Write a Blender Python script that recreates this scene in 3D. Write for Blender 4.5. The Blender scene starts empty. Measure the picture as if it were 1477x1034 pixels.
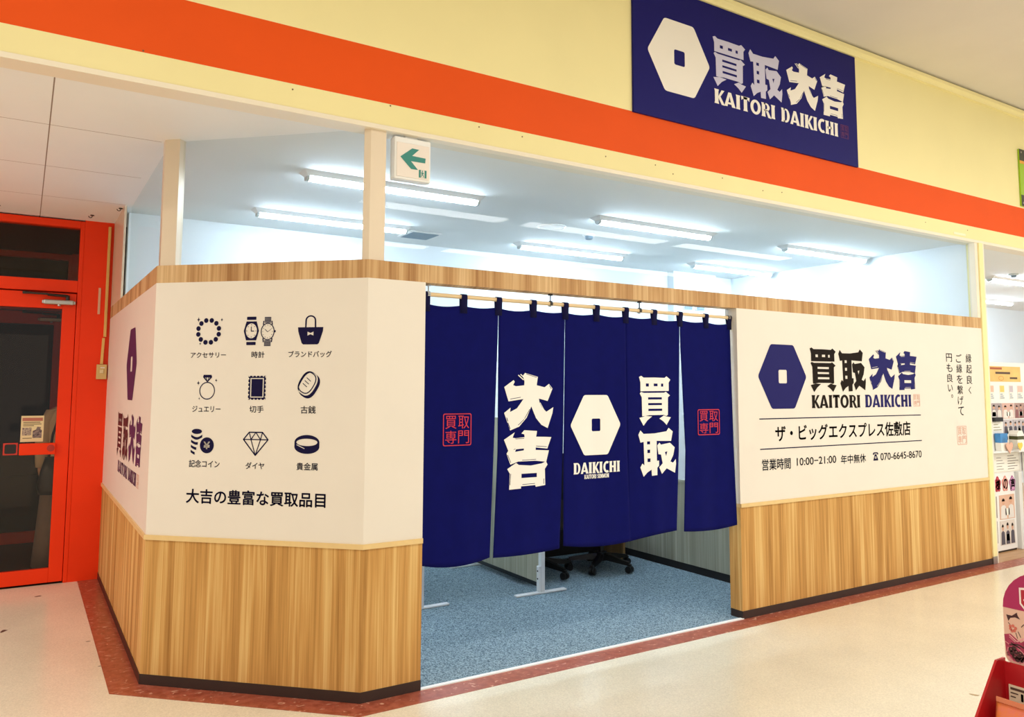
import bpy, bmesh, math, random
from mathutils import Vector, Matrix
from mathutils.geometry import tessellate_polygon

random.seed(7)
S = bpy.context.scene
COL = S.collection
PI = math.pi

# ------------------------------------------------------------------ camera
CAM = Vector((-1.42463, -3.62037, 1.48446))
YAW, PITCH, ROLL = math.radians(-31.9953), math.radians(4.91617), math.radians(0.22155)
FPX, CYPX = 1126.91, 463.57
fw = Vector((-math.sin(YAW) * math.cos(PITCH), math.cos(YAW) * math.cos(PITCH), math.sin(PITCH)))
rt = Vector((math.cos(YAW), math.sin(YAW), 0))
up = rt.cross(fw)
rt, up = rt * math.cos(ROLL) + up * math.sin(ROLL), up * math.cos(ROLL) - rt * math.sin(ROLL)
cam = bpy.data.cameras.new('camera')
cam.sensor_fit = 'HORIZONTAL'
cam.sensor_width = 36.0
cam.lens = 36.0 * FPX / 1477
cam.shift_y = -(517.0 - CYPX) / 1477
cam.clip_start = 0.05
camo = bpy.data.objects.new('camera', cam)
COL.objects.link(camo)
camo.matrix_world = Matrix(((rt.x, up.x, -fw.x, CAM.x), (rt.y, up.y, -fw.y, CAM.y), (rt.z, up.z, -fw.z, CAM.z), (0, 0, 0, 1)))
S.camera = camo

# ------------------------------------------------------------------ view, world, hall lighting
S.view_settings.view_transform = 'Standard'
S.view_settings.look = 'None'
S.view_settings.exposure = 0.08
S.view_settings.gamma = 1.0
S.view_settings.use_curve_mapping = False

W = bpy.data.worlds.new('world')
S.world = W
W.use_nodes = True
W.node_tree.nodes['Background'].inputs[0].default_value = (1.0, 0.965, 0.92, 1)
W.node_tree.nodes['Background'].inputs[1].default_value = 0.66


def area_light(name, loc, sx, sy, power, color):
    li = bpy.data.lights.new(name, 'AREA')
    li.shape = 'RECTANGLE'
    li.size, li.size_y = sx, sy
    li.energy = power
    li.color = color
    o = bpy.data.objects.new(name, li)
    o.location = loc
    COL.objects.link(o)
    return o


# rows of ceiling strip lamps in the mall hall, behind and above the camera
for yy in (-2.9, -6.5, -9.3):
    for x0 in (1.9, 5.2, 8.5):
        area_light('hall_strip_lamp', (x0 + 1.45, yy, 4.08), 2.9, 0.36, 60, (1.0, 0.99, 0.97))
    area_light('hall_strip_lamp', (-1.6, yy, 4.08), 2.4, 0.36, 34, (1.0, 0.95, 0.86))
    area_light('hall_strip_lamp', (-5.0, yy, 4.08), 2.9, 0.36, 40, (1.0, 0.95, 0.86))  # leftmost lamps, unseen, added to brighten the left side
# unseen fill lamp, added to brighten the left wall, red door and entrance
area_light('entrance_fill_lamp', (-4.0, 1.5, 2.76), 1.2, 0.36, 62, (1.0, 0.95, 0.86))


# ------------------------------------------------------------------ materials
def lin(c):
    c = c.lstrip('#')
    r = []
    for i in (0, 2, 4):
        v = int(c[i:i + 2], 16) / 255
        r.append(v / 12.92 if v <= 0.04045 else ((v + 0.055) / 1.055) ** 2.4)
    return (*r, 1)


MATS = {}


def mat(name, col, rough=0.5, metal=0.0, spec=0.5, var=0.0, scale=8.0, bump=0.0, bscale=200.0, emit=0.0, coords='Object', stretch=(1, 1, 1), col2=None, sheen=0.0, alpha_thin=False):
    if name in MATS:
        return MATS[name]
    m = bpy.data.materials.new(name)
    m.use_nodes = True
    nt = m.node_tree
    b = nt.nodes['Principled BSDF']
    b.inputs['Base Color'].default_value = lin(col)
    b.inputs['Roughness'].default_value = rough
    b.inputs['Metallic'].default_value = metal
    b.inputs['Specular IOR Level'].default_value = spec
    if sheen:
        b.inputs['Sheen Weight'].default_value = sheen
    if emit:
        b.inputs['Emission Color'].default_value = lin(col)
        b.inputs['Emission Strength'].default_value = emit
    if var or col2 or bump:
        tc = nt.nodes.new('ShaderNodeTexCoord')
        mp = nt.nodes.new('ShaderNodeMapping')
        mp.inputs['Scale'].default_value = stretch
        nt.links.new(tc.outputs[coords], mp.inputs[0])
    if var or col2:
        n = nt.nodes.new('ShaderNodeTexNoise')
        n.inputs['Scale'].default_value = scale
        n.inputs['Detail'].default_value = 5
        nt.links.new(mp.outputs[0], n.inputs['Vector'])
        mx = nt.nodes.new('ShaderNodeMix')
        mx.data_type = 'RGBA'
        a = lin(col)
        if col2:
            c2 = lin(col2)
            mx.inputs['A'].default_value = a
            mx.inputs['B'].default_value = c2
        else:
            mx.inputs['A'].default_value = tuple(min(1, x * (1 - var)) for x in a[:3]) + (1,)
            mx.inputs['B'].default_value = tuple(min(1, x * (1 + var)) for x in a[:3]) + (1,)
        rp = nt.nodes.new('ShaderNodeMapRange')
        rp.inputs['From Min'].default_value = 0.35
        rp.inputs['From Max'].default_value = 0.65
        nt.links.new(n.outputs[0], rp.inputs[0])
        nt.links.new(rp.outputs[0], mx.inputs['Factor'])
        nt.links.new(mx.outputs['Result'], b.inputs['Base Color'])
    if bump:
        n2 = nt.nodes.new('ShaderNodeTexNoise')
        n2.inputs['Scale'].default_value = bscale
        n2.inputs['Detail'].default_value = 3
        nt.links.new(mp.outputs[0], n2.inputs['Vector'])
        bp = nt.nodes.new('ShaderNodeBump')
        bp.inputs['Strength'].default_value = bump
        bp.inputs['Distance'].default_value = 0.002
        nt.links.new(n2.outputs[0], bp.inputs['Height'])
        nt.links.new(bp.outputs[0], b.inputs['Normal'])
    MATS[name] = m
    return m


def wood(name, dark, mid, light, fine=1.0):
    """vertical-grained laminate; UV x = metres along the wall, UV y = height"""
    m = bpy.data.materials.new(name)
    m.use_nodes = True
    nt = m.node_tree
    b = nt.nodes['Principled BSDF']
    b.inputs['Roughness'].default_value = 0.66
    b.inputs['Specular IOR Level'].default_value = 0.35
    tc = nt.nodes.new('ShaderNodeTexCoord')
    facs = []
    for sx, sy, det, dist in ((9 * fine, 0.35, 2, 0.4), (34 * fine, 0.7, 4, 0.9), (150 * fine, 1.6, 3, 0.3)):
        mp = nt.nodes.new('ShaderNodeMapping')
        mp.inputs['Scale'].default_value = (sx, sy, 1)
        nt.links.new(tc.outputs['UV'], mp.inputs[0])
        n = nt.nodes.new('ShaderNodeTexNoise')
        n.inputs['Scale'].default_value = 1
        n.inputs['Detail'].default_value = det
        n.inputs['Distortion'].default_value = dist
        nt.links.new(mp.outputs[0], n.inputs['Vector'])
        facs.append(n.outputs[0])
    def mth(op, a, b_):
        q = nt.nodes.new('ShaderNodeMath')
        q.operation = op
        for i, v in enumerate((a, b_)):
            if isinstance(v, (int, float)):
                q.inputs[i].default_value = v
            else:
                nt.links.new(v, q.inputs[i])
        return q.outputs[0]
    s = mth('ADD', mth('MULTIPLY', facs[0], 0.42), mth('ADD', mth('MULTIPLY', facs[1], 0.38), mth('MULTIPLY', facs[2], 0.20)))
    cr = nt.nodes.new('ShaderNodeValToRGB')
    cr.color_ramp.elements[0].position = 0.36
    cr.color_ramp.elements[0].color = lin(dark)
    cr.color_ramp.elements[1].position = 0.62
    cr.color_ramp.elements[1].color = lin(light)
    e = cr.color_ramp.elements.new(0.5)
    e.color = lin(mid)
    nt.links.new(s, cr.inputs[0])
    nt.links.new(cr.outputs[0], b.inputs['Base Color'])
    return m


def glass(name, tint=(1, 1, 1), refl=1.0):
    m = bpy.data.materials.new(name)
    m.use_nodes = True
    nt = m.node_tree
    nt.nodes.remove(nt.nodes['Principled BSDF'])
    out = nt.nodes['Material Output']
    t = nt.nodes.new('ShaderNodeBsdfTransparent')
    t.inputs[0].default_value = (*tint, 1)
    g = nt.nodes.new('ShaderNodeBsdfGlossy')
    g.inputs['Roughness'].default_value = 0.01
    g.inputs[0].default_value = (refl, refl, refl, 1)
    f = nt.nodes.new('ShaderNodeFresnel')
    ge = nt.nodes.new('ShaderNodeNewGeometry')   # same reflectance on entering and leaving the thin pane
    ir = nt.nodes.new('ShaderNodeMapRange')
    ir.inputs['To Min'].default_value = 1.45
    ir.inputs['To Max'].default_value = 1 / 1.45
    nt.links.new(ge.outputs['Backfacing'], ir.inputs[0])
    nt.links.new(ir.outputs[0], f.inputs[0])
    mx = nt.nodes.new('ShaderNodeMixShader')
    mn = nt.nodes.new('ShaderNodeMath')
    mn.operation = 'MINIMUM'
    mn.inputs[1].default_value = 0.07
    nt.links.new(f.outputs[0], mn.inputs[0])
    nt.links.new(mn.outputs[0], mx.inputs[0])
    nt.links.new(t.outputs[0], mx.inputs[1])
    nt.links.new(g.outputs[0], mx.inputs[2])
    nt.links.new(mx.outputs[0], out.inputs[0])
    return m


M_CREAM = mat('cream_panel', '#ece4d6', 0.45, var=0.012, scale=3)
M_OAK = wood('oak_laminate', '#9c6c2e', '#cb9852', '#e6c17c')
M_OAKTOP = wood('oak_laminate_rail', '#a17242', '#c69c69', '#dfbe8d')
M_OAKCOOL = wood('cool_lit_oak_laminate', '#8f8c78', '#a9a793', '#bdbba8', 1.3)  # the partition oak again, greyed: cool indoor light put into its colour
M_TRIM = mat('dado_rail', '#e8c88a', 0.4, var=0.03, scale=20)
M_BASE = mat('dark_baseboard', '#33231c', 0.4, var=0.05)
M_YEL = mat('yellow_paint', '#f4e8ac', 0.6, spec=0.25, var=0.015, scale=2)
M_ORG = mat('orange_paint', '#e85410', 0.6, spec=0.2, var=0.02, scale=2)
M_OFFW = mat('off_white_trim', '#f0e6d0', 0.5)
M_ALU = mat('beige_aluminium', '#e3d2b8', 0.35, metal=0.15, var=0.01)
M_WHITE = mat('white_wall', '#eef3f5', 0.7, var=0.008, scale=3)
M_WHITEP = mat('white_plastic', '#f1f1ee', 0.35)
M_WHITEM = mat('white_metal', '#eceff0', 0.3)
M_NAVYS = mat('navy_sign_vinyl', '#1c1a66', 0.45, spec=0.1)
M_NAVYP = mat('navy_print', '#1f1d62', 0.5, spec=0.15)
M_NAVYD = mat('dark_navy_print', '#15103a', 0.5, spec=0.1)
M_INK = mat('black_print', '#1d140c', 0.5, spec=0.1)
M_SIGNW = mat('white_print', '#f2ece0', 0.5)
M_SIGNG = mat('lilac_grey_print', '#c9c6dc', 0.5)
M_CLOTHW = mat('white_cloth_print', '#f6f3ea', 0.8)
M_RED = mat('red_print', '#c8233c', 0.6)
M_REDP = mat('pale_red_print', '#dfa48c', 0.6)
M_PURP = mat('dim_red_print', '#6a1f55', 0.6)
M_NOREN = mat('navy_cotton', '#0a0e58', 0.85, spec=0.1, bump=0.12, bscale=500, var=0.05, scale=14, sheen=0.0)
M_BAMBOO = mat('pale_wood_rod', '#e8cd9c', 0.4, var=0.06, scale=6, stretch=(1, 20, 20))
M_STEEL = mat('brushed_steel', '#b9b6ae', 0.28, metal=0.9)
M_DARKM = mat('dark_metal', '#3a3836', 0.35, metal=0.7)
M_BLACK = mat('black_plastic', '#0e0e10', 0.4)
M_BLKFAB = mat('black_fabric', '#131317', 0.9, bump=0.1, bscale=300)
M_REDPAINT = mat('red_orange_paint', '#f63a04', 0.45, spec=0.25, var=0.03, scale=3)
M_GREEN = mat('sign_green', '#2a877c', 0.4)
M_GRILLE = mat('grey_grille', '#7f95a3', 0.5)
M_PALEGR = mat('pale_grey_plastic', '#cfd8d8', 0.5)
M_BEIGEP = mat('beige_plastic', '#d8b673', 0.45)
M_DARKWALL = mat('dark_enclosure', '#241a14', 0.8, var=0.2, scale=2)
M_PAPER = mat('paper', '#f4f0e6', 0.7)
M_PANE = glass('clear_pane', (0.975, 0.985, 0.98), 0.28)
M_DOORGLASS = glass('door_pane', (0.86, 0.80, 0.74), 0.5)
M_LED = mat('lit_diffuser', '#d4ebff', 0.5, emit=70.0)


# ------------------------------------------------------------------ object helpers
def world_loc(o):
    v = Vector((0, 0, 0))
    while o:
        v += o.location
        o = o.parent
    return v


def tag(o, label=None, cat=None, group=None, kind=None):
    if label:
        o['label'] = label
    if cat:
        o['category'] = cat
    if group:
        o['group'] = group
    if kind:
        o['kind'] = kind
    return o


def thing(name, loc, label=None, cat=None, group=None, kind=None):
    o = bpy.data.objects.new(name, None)
    o.empty_display_size = 0.1
    o.location = loc
    COL.objects.link(o)
    return tag(o, label, cat, group, kind)


def build(name, bm, m, parent=None, smooth=False, solid=0.0):
    """links bm (given in world coordinates) as one mesh object"""
    bmesh.ops.recalc_face_normals(bm, faces=bm.faces[:])
    if parent:
        off = world_loc(parent)
    else:
        xs = [v.co for v in bm.verts]
        off = Vector(((min(p.x for p in xs) + max(p.x for p in xs)) / 2, (min(p.y for p in xs) + max(p.y for p in xs)) / 2, min(p.z for p in xs)))
    bmesh.ops.translate(bm, verts=bm.verts, vec=-off)
    me = bpy.data.meshes.new(name)
    bm.to_mesh(me)
    bm.free()
    for x in (m if isinstance(m, (list, tuple)) else [m]):
        me.materials.append(x)
    if smooth:
        me.polygons.foreach_set('use_smooth', [True] * len(me.polygons))
    o = bpy.data.objects.new(name, me)
    COL.objects.link(o)
    if parent:
        o.parent = parent
    else:
        o.location = off
    if solid:
        md = o.modifiers.new('thickness', 'SOLIDIFY')
        md.thickness = solid
        md.offset = 0
    return o


def structure(name, bm, m, parent=None, **k):
    o = build(name, bm, m, parent, **k)
    if not parent:
        o['kind'] = 'structure'
    return o


def box(bm, lo, hi, bev=0.0, rot=None, mi=0):
    lo, hi = Vector(lo), Vector(hi)
    c, s = (lo + hi) / 2, hi - lo
    r = bmesh.ops.create_cube(bm, size=1)
    vs = r['verts']
    bmesh.ops.scale(bm, verts=vs, vec=s)
    fs = list({f for v in vs for f in v.link_faces})
    if bev:
        es = list({e for v in vs for e in v.link_edges})
        q = bmesh.ops.bevel(bm, geom=es, offset=bev, segments=2, affect='EDGES', profile=0.5)
        vs = list({v for f in q['faces'] for v in f.verts} | {v for v in vs if v.is_valid})
        fs = list({f for v in vs for f in v.link_faces})
    for f in fs:
        f.material_index = mi
    if rot is not None:
        bmesh.ops.transform(bm, matrix=rot, verts=vs)
    bmesh.ops.translate(bm, verts=vs, vec=c)
    return vs


def tube(bm, a, b, r0, r1=None, seg=16, caps=True):
    a, b = Vector(a), Vector(b)
    d = b - a
    q = bmesh.ops.create_cone(bm, cap_ends=caps, segments=seg, radius1=r0, radius2=r0 if r1 is None else r1, depth=d.length)
    vs = q['verts']
    bmesh.ops.transform(bm, matrix=d.to_track_quat('Z', 'Y').to_matrix().to_4x4(), verts=vs)
    bmesh.ops.translate(bm, verts=vs, vec=(a + b) / 2)
    return vs


def prism(bm, pts, axis, a, b, mi=0):
    """extrudes 2D polygon pts along axis from a to b; axis x: pts=(y,z), y: (x,z), z: (x,y)"""
    def P(p, t):
        return {'x': (t, p[0], p[1]), 'y': (p[0], t, p[1]), 'z': (p[0], p[1], t)}[axis]
    v0 = [bm.verts.new(P(p, a)) for p in pts]
    v1 = [bm.verts.new(P(p, b)) for p in pts]
    n = len(pts)
    fs = [bm.faces.new(v0), bm.faces.new(v1[::-1])]
    for i in range(n):
        fs.append(bm.faces.new((v0[i], v1[i], v1[(i + 1) % n], v0[(i + 1) % n])))
    for f in fs:
        f.material_index = mi


def lathe(bm, prof, c, seg=24):
    rings = []
    for r, z in prof:
        rings.append([bm.verts.new((c[0] + r * math.cos(2 * PI * i / seg), c[1] + r * math.sin(2 * PI * i / seg), c[2] + z)) for i in range(seg)])
    for a, b in zip(rings, rings[1:]):
        for i in range(seg):
            bm.faces.new((a[i], a[(i + 1) % seg], b[(i + 1) % seg], b[i]))
    bm.faces.new(rings[0])
    bm.faces.new(rings[-1][::-1])


def BM():
    return bmesh.new()


def offset_path(pts, d):
    """offsets a plan polyline to its outward side (normal (dy,-dx)) by d with mitred corners"""
    res = []
    n = len(pts)
    nor = []
    for i in range(n - 1):
        dx, dy = pts[i + 1][0] - pts[i][0], pts[i + 1][1] - pts[i][1]
        l = math.hypot(dx, dy)
        nor.append((dy / l, -dx / l))
    for i in range(n):
        if i == 0:
            m_ = nor[0]
            k = 1
        elif i == n - 1:
            m_ = nor[-1]
            k = 1
        else:
            a, b = nor[i - 1], nor[i]
            m_ = (a[0] + b[0], a[1] + b[1])
            l = math.hypot(*m_)
            m_ = (m_[0] / l, m_[1] / l)
            k = 1 / (m_[0] * a[0] + m_[1] * a[1])
        res.append((pts[i][0] + m_[0] * d * k, pts[i][1] + m_[1] * d * k))
    return res


def strip(bm, pts, z0, z1, out, inn, u0=0.0):
    """a solid following a plan polyline between heights z0 and z1, with UVs in metres"""
    uv = bm.loops.layers.uv.verify()
    o, q = offset_path(pts, out), offset_path(pts, -inn)
    ln = [u0]
    for a, b in zip(pts, pts[1:]):
        ln.append(ln[-1] + math.hypot(b[0] - a[0], b[1] - a[1]))
    def face(cs):
        f = bm.faces.new([bm.verts.new(c[0]) for c in cs])
        for l, c in zip(f.loops, cs):
            l[uv].uv = c[1]
    n = len(pts)
    for i in range(n - 1):
        for (P, s) in ((o, 0), (q, 13.0)):
            face([((*P[i], z0), (ln[i] + s, z0)), ((*P[i + 1], z0), (ln[i + 1] + s, z0)), ((*P[i + 1], z1), (ln[i + 1] + s, z1)), ((*P[i], z1), (ln[i] + s, z1))])
        for z in (z0, z1):
            face([((*o[i], z), (ln[i], z)), ((*o[i + 1], z), (ln[i + 1], z)), ((*q[i + 1], z), (ln[i + 1], z + .1)), ((*q[i], z), (ln[i], z + .1))])
    for i, s in ((0, 5.0), (n - 1, 7.3)):
        w = out + inn
        face([((*o[i], z0), (s, z0)), ((*q[i], z0), (s + w, z0)), ((*q[i], z1), (s + w, z1)), ((*o[i], z1), (s, z1))])
    bmesh.ops.remove_doubles(bm, verts=bm.verts, dist=1e-5)


# ------------------------------------------------------------------ flat print helpers
class Frame:
    def __init__(s, o, u, n, lift=0.0012, warp=None):
        s.o, s.u, s.n, s.lift, s.warp = Vector(o), Vector(u), Vector(n), lift, warp

    def __call__(s, a, b, k=0.0):
        if s.warp:
            return s.warp(a, b, s.lift + k)
        return s.o + s.u * a + Vector((0, 0, b)) + s.n * (s.lift + k)


def poly(bm, fr, outer, holes=(), k=0.0):
    loops = [[Vector((x, y, 0)) for x, y in outer]] + [[Vector((x, y, 0)) for x, y in h] for h in holes]
    flat = [p for l in loops for p in l]
    vs = [bm.verts.new(fr(p.x, p.y, k)) if not fr.warp else bm.verts.new((p.x, 0, p.y)) for p in flat]
    for t in tessellate_polygon(loops):
        if len(set(t)) == 3:
            try:
                bm.faces.new([vs[i] for i in t])
            except ValueError:
                pass


def finish_print(name, bm, m, fr, parent):
    if fr.warp:
        for ax in (0, 2):
            lo = min(v.co[ax] for v in bm.verts)
            hi = max(v.co[ax] for v in bm.verts)
            t = lo + 0.02
            while t < hi:
                co = Vector((0, 0, 0)); co[ax] = t
                no = Vector((0, 0, 0)); no[ax] = 1
                bmesh.ops.bisect_plane(bm, geom=bm.verts[:] + bm.edges[:] + bm.faces[:], plane_co=co, plane_no=no)
                t += 0.02
        for v in bm.verts:
            v.co = fr(v.co.x, v.co.z)
    return build(name, bm, m, parent)


def ell(cx, cy, rx, ry=None, n=28, a0=0.0, a1=2 * PI):
    ry = rx if ry is None else ry
    full = abs(a1 - a0 - 2 * PI) < 1e-6
    return [(cx + rx * math.cos(a0 + (a1 - a0) * i / (n if full else n - 1)), cy + ry * math.sin(a0 + (a1 - a0) * i / (n if full else n - 1))) for i in range(n)]


def rect(x0, y0, x1, y1):
    return [(x0, y0), (x1, y0), (x1, y1), (x0, y1)]


def rrect(x0, y0, x1, y1, r, n=5):
    p = []
    for cx, cy, a in ((x1 - r, y0 + r, -90), (x1 - r, y1 - r, 0), (x0 + r, y1 - r, 90), (x0 + r, y0 + r, 180)):
        for i in range(n + 1):
            t = math.radians(a + 90 * i / n)
            p.append((cx + r * math.cos(t), cy + r * math.sin(t)))
    return p


def seg(a, b, w):
    dx, dy = b[0] - a[0], b[1] - a[1]
    l = math.hypot(dx, dy) or 1
    nx, ny = -dy / l * w / 2, dx / l * w / 2
    return [(a[0] + nx, a[1] + ny), (b[0] + nx, b[1] + ny), (b[0] - nx, b[1] - ny), (a[0] - nx, a[1] - ny)]


def fit(pts_lists, src, dst):
    sx0, sy0, sx1, sy1 = src
    dx0, dy0, dx1, dy1 = dst
    return [[(dx0 + (x - sx0) / (sx1 - sx0) * (dx1 - dx0), dy0 + (y - sy0) / (sy1 - sy0) * (dy1 - dy0)) for x, y in l] for l in pts_lists]


_tcache = {}


def text_tris(s):
    key = s
    if key not in _tcache:
        cu = bpy.data.curves.new('lettering', 'FONT')
        cu.body = s
        cu.resolution_u = 4
        o = bpy.data.objects.new('lettering', cu)
        COL.objects.link(o)
        dg = bpy.context.evaluated_depsgraph_get()
        dg.update()
        me = bpy.data.meshes.new_from_object(o.evaluated_get(dg))
        vs = [(v.co.x, v.co.y) for v in me.vertices]
        fs = [tuple(p.vertices) for p in me.polygons]
        bpy.data.objects.remove(o)
        bpy.data.meshes.remove(me)
        bpy.data.curves.remove(cu)
        _tcache[key] = (vs, fs)
    return _tcache[key]


def text(bm, fr, s, x0, y0, x1, y1, bold=0.0, shear=0.0, k=0.0):
    """writes s so that its ink fills the box x0..x1, y0..y1 of the frame"""
    vs, fs = text_tris(s)
    ax, bx = min(v[0] for v in vs), max(v[0] for v in vs)
    ay, by = min(v[1] for v in vs), max(v[1] for v in vs)
    d = bold * (y1 - y0)
    x0, x1, y0, y1 = x0 + d, x1 - d, y0 + d, y1 - d
    for j, (du, dv) in enumerate(((0, 0), (d, 0), (-d, 0), (0, d), (0, -d), (.7 * d, .7 * d), (-.7 * d, .7 * d), (.7 * d, -.7 * d), (-.7 * d, -.7 * d)) if d else ((0, 0),)):
        nv = []
        for x, y in vs:
            u = x0 + (x - ax) / max(bx - ax, 1e-6) * (x1 - x0) + du
            v = y0 + (y - ay) / max(by - ay, 1e-6) * (y1 - y0) + dv
            nv.append(bm.verts.new((u, 0, v) if fr.warp else fr(u, v, k)))
        for f in fs:
            try:
                bm.faces.new([nv[i] for i in f])
            except ValueError:
                pass


# ---- heavy brush-block characters (outline, holes), drawn y-down in pixel units
def H_(x0, y0, x1, y1):
    return rect(x0, y0, x1, y1)


GLYPH = {}
GLYPH['buy'] = ((118, 118, 388, 542), [
    ([(122, 130), (140, 120), (160, 135), (250, 133), (335, 135), (352, 121), (385, 150), (370, 175), (370, 247), (133, 250), (133, 175)],
     [H_(178, 184, 202, 210), H_(243, 184, 275, 207), H_(305, 184, 323, 210)]),
    ([(127, 268), (138, 256), (160, 264), (330, 262), (345, 254), (380, 285), (362, 302), (360, 452), (345, 462), (325, 452), (205, 452), (160, 460), (145, 460), (143, 302)],
     [H_(195, 301, 310, 320), H_(195, 350, 310, 368), H_(196, 398, 312, 417)]),
    ([(122, 473), (150, 466), (172, 458), (226, 463), (188, 495), (155, 540)], []),
    ([(287, 482), (326, 457), (346, 466), (385, 473), (348, 538), (322, 508)], [])])
GLYPH['take'] = ((118, 556, 430, 964), [
    ([(118, 610), (135, 572), (160, 603), (250, 602), (350, 587), (368, 558), (403, 590), (388, 672), (300, 668), (267, 666), (267, 835), (285, 835), (285, 878), (270, 895), (270, 957),
      (225, 960), (222, 908), (190, 928), (158, 963), (132, 885), (148, 852), (165, 868), (160, 670), (135, 676)],
     [H_(188, 668, 212, 693), H_(190, 738, 212, 766), H_(190, 812, 214, 842)]),
    ([(272, 705), (290, 682), (302, 700), (378, 687), (418, 728), (405, 795), (380, 848), (402, 860), (426, 830), (428, 870), (418, 948), (348, 905), (308, 950), (286, 893), (315, 860), (302, 785), (280, 780)],
     [[(335, 765), (355, 760), (345, 800)]])])
GLYPH['big'] = ((818, 86, 1174, 498), [
    ([(820, 190), (885, 140), (893, 152), (882, 176), (902, 184), (960, 177), (962, 150), (950, 110), (965, 88), (1058, 115), (1050, 176), (1108, 190), (1140, 165), (1166, 200), (1130, 290), (1066, 272),
      (1070, 300), (1088, 335), (1120, 368), (1172, 335), (1165, 380), (1130, 486), (1085, 462), (1045, 412), (1011, 328), (978, 408), (925, 470), (862, 496), (820, 372), (865, 335), (861, 366), (910, 340), (955, 275), (850, 291)],
     [seg((862, 275), (935, 262), 4), seg((918, 460), (960, 420), 4), seg((963, 415), (1000, 348), 4), seg((1074, 300), (1105, 358), 4), seg((1142, 176), (1158, 202), 4), seg((975, 96), (1050, 119), 4), seg((846, 440), (862, 485), 5), seg((838, 405), (846, 432), 5)]),
    (seg((918, 104), (955, 138), 7), []), (seg((934, 98), (960, 122), 7), [])])
GLYPH['luck'] = ((818, 488, 1164, 914), [
    ([(820, 556), (895, 505), (880, 543), (902, 548), (965, 542), (962, 522), (942, 515), (962, 492), (1055, 500), (1048, 542), (1112, 545), (1160, 548), (1130, 632), (1045, 620), (1045, 638), (1142, 645), (1122, 728),
      (1040, 716), (920, 716), (865, 735), (838, 655), (900, 622), (897, 645), (960, 637), (960, 624), (905, 627), (850, 636)],
     [seg((900, 553), (962, 551), 4), seg((1048, 610), (1126, 618), 4), seg((948, 708), (1048, 706), 4), seg((846, 665), (868, 722), 4)]),
    ([(843, 765), (905, 725), (925, 740), (1010, 749), (1090, 738), (1120, 724), (1132, 748), (1112, 780), (1115, 897), (1045, 905), (1042, 892), (940, 894), (940, 910), (857, 912), (862, 800)],
     [H_(943, 805, 1053, 835), seg((868, 800), (862, 880), 4), seg((1104, 850), (1104, 888), 4), seg((950, 882), (1040, 880), 4)])])


def glyph(bm, fr, key, x0, y0, x1, y1):
    (a, b, c, d), parts = GLYPH[key]
    for outer, holes in parts:
        ls = fit([outer, *holes], (a, d, c, b), (x0, y0, x1, y1))
        poly(bm, fr, ls[0], ls[1:])


# ---- flared display capitals: each letter a list of (outline, holes) in a 0..w by 0..1 box
def stem(x, w):
    f = 0.035
    x, w = x - .022, w + .044
    return ([(x - f, 0), (x + w + f, 0), (x + w, .16), (x + w, .84), (x + w + f, 1), (x - f, 1), (x, .84), (x, .16)], [])


def bowl(x, w, y0, y1, t):
    """right-hand half ring"""
    cy, ry = (y0 + y1) / 2, (y1 - y0) / 2
    o = [(x, y1)] + ell(x + w * .35, cy, w * .65, ry, 16, PI / 2, -PI / 2) + [(x, y0)]
    i = ell(x + w * .35, cy, w * .65 - t, ry - t * .62, 14, -PI / 2, PI / 2)
    return (o + [(x, y0 + t * .62)] + i + [(x, y1 - t * .62)], [])


LET = {
    'K': (.66, [stem(.06, .2), ([(.24, .46), (.5, 1), (.7, 1), (.42, .54), (.72, -.02), (.5, -.02), (.27, .42)], [])]),
    'A': (.72, [([(-.03, 0), (.26, 1), (.46, 1), (.75, 0), (.5, 0), (.465, .17), (.22, .17), (.19, 0)], [[(.25, .31), (.43, .31), (.345, .72)]])]),
    'I': (.34, [stem(.07, .2)]),
    'T': (.62, [stem(.21, .2), ([(0, 1.02), (.03, .72), (.12, .83), (.5, .83), (.59, .72), (.62, 1.02)], [])]),
    'O': (.76, [(ell(.38, .5, .38, .53), [ell(.38, .5, .165, .34)])]),
    'R': (.66, [stem(.06, .2), bowl(.2, .42, .42, 1, .19), ([(.3, .5), (.48, .5), (.74, -.05), (.5, -.03)], [])]),
    'D': (.7, [stem(.06, .2), bowl(.2, .48, 0, 1, .21)]),
    'C': (.6, [(ell(.4, .5, .38, .53, 22, math.radians(58), math.radians(302)) + ell(.4, .5, .17, .33, 16, math.radians(300), math.radians(60)), [])]),
    'H': (.74, [stem(.06, .2), stem(.48, .2), (rect(.2, .42, .54, .59), [])]),
    'S': (.5, [([(.02, .08), (.02, .27), (.2, .17), (.28, .22), (.24, .34), (.04, .55), (.02, .78), (.16, .98), (.46, .96), (.45, .76), (.3, .83), (.23, .76), (.28, .64), (.46, .46), (.5, .24), (.36, .02), (.18, -.02)], [])]),
    'E': (.5, [stem(.06, .2), (rect(.2, .82, .48, 1), []), (rect(.2, .42, .44, .58), []), (rect(.2, 0, .5, .18), [])]),
    'N': (.72, [stem(.06, .17), stem(.49, .17), ([(.04, 1), (.28, 1), (.68, 0), (.46, 0)], [])]),
    'M': (.9, [stem(.06, .17), stem(.67, .17), ([(.05, 1), (.28, 1), (.46, .4), (.62, 1), (.85, 1), (.52, 0), (.4, 0)], [])]),
    ' ': (.3, []),
}


def caps(bm, fr, s, x0, y0, x1, y1):
    gap = 0.05
    tot = sum(LET[c][0] + gap for c in s) - gap
    k = (x1 - x0) / tot
    x = x0
    for c in s:
        w, parts = LET[c]
        for outer, holes in parts:
            ls = [[(x + px * k, y0 + py * (y1 - y0)) for px, py in l] for l in (outer, *holes)]
            poly(bm, fr, ls[0], ls[1:])
        x += (w + gap) * k


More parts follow.
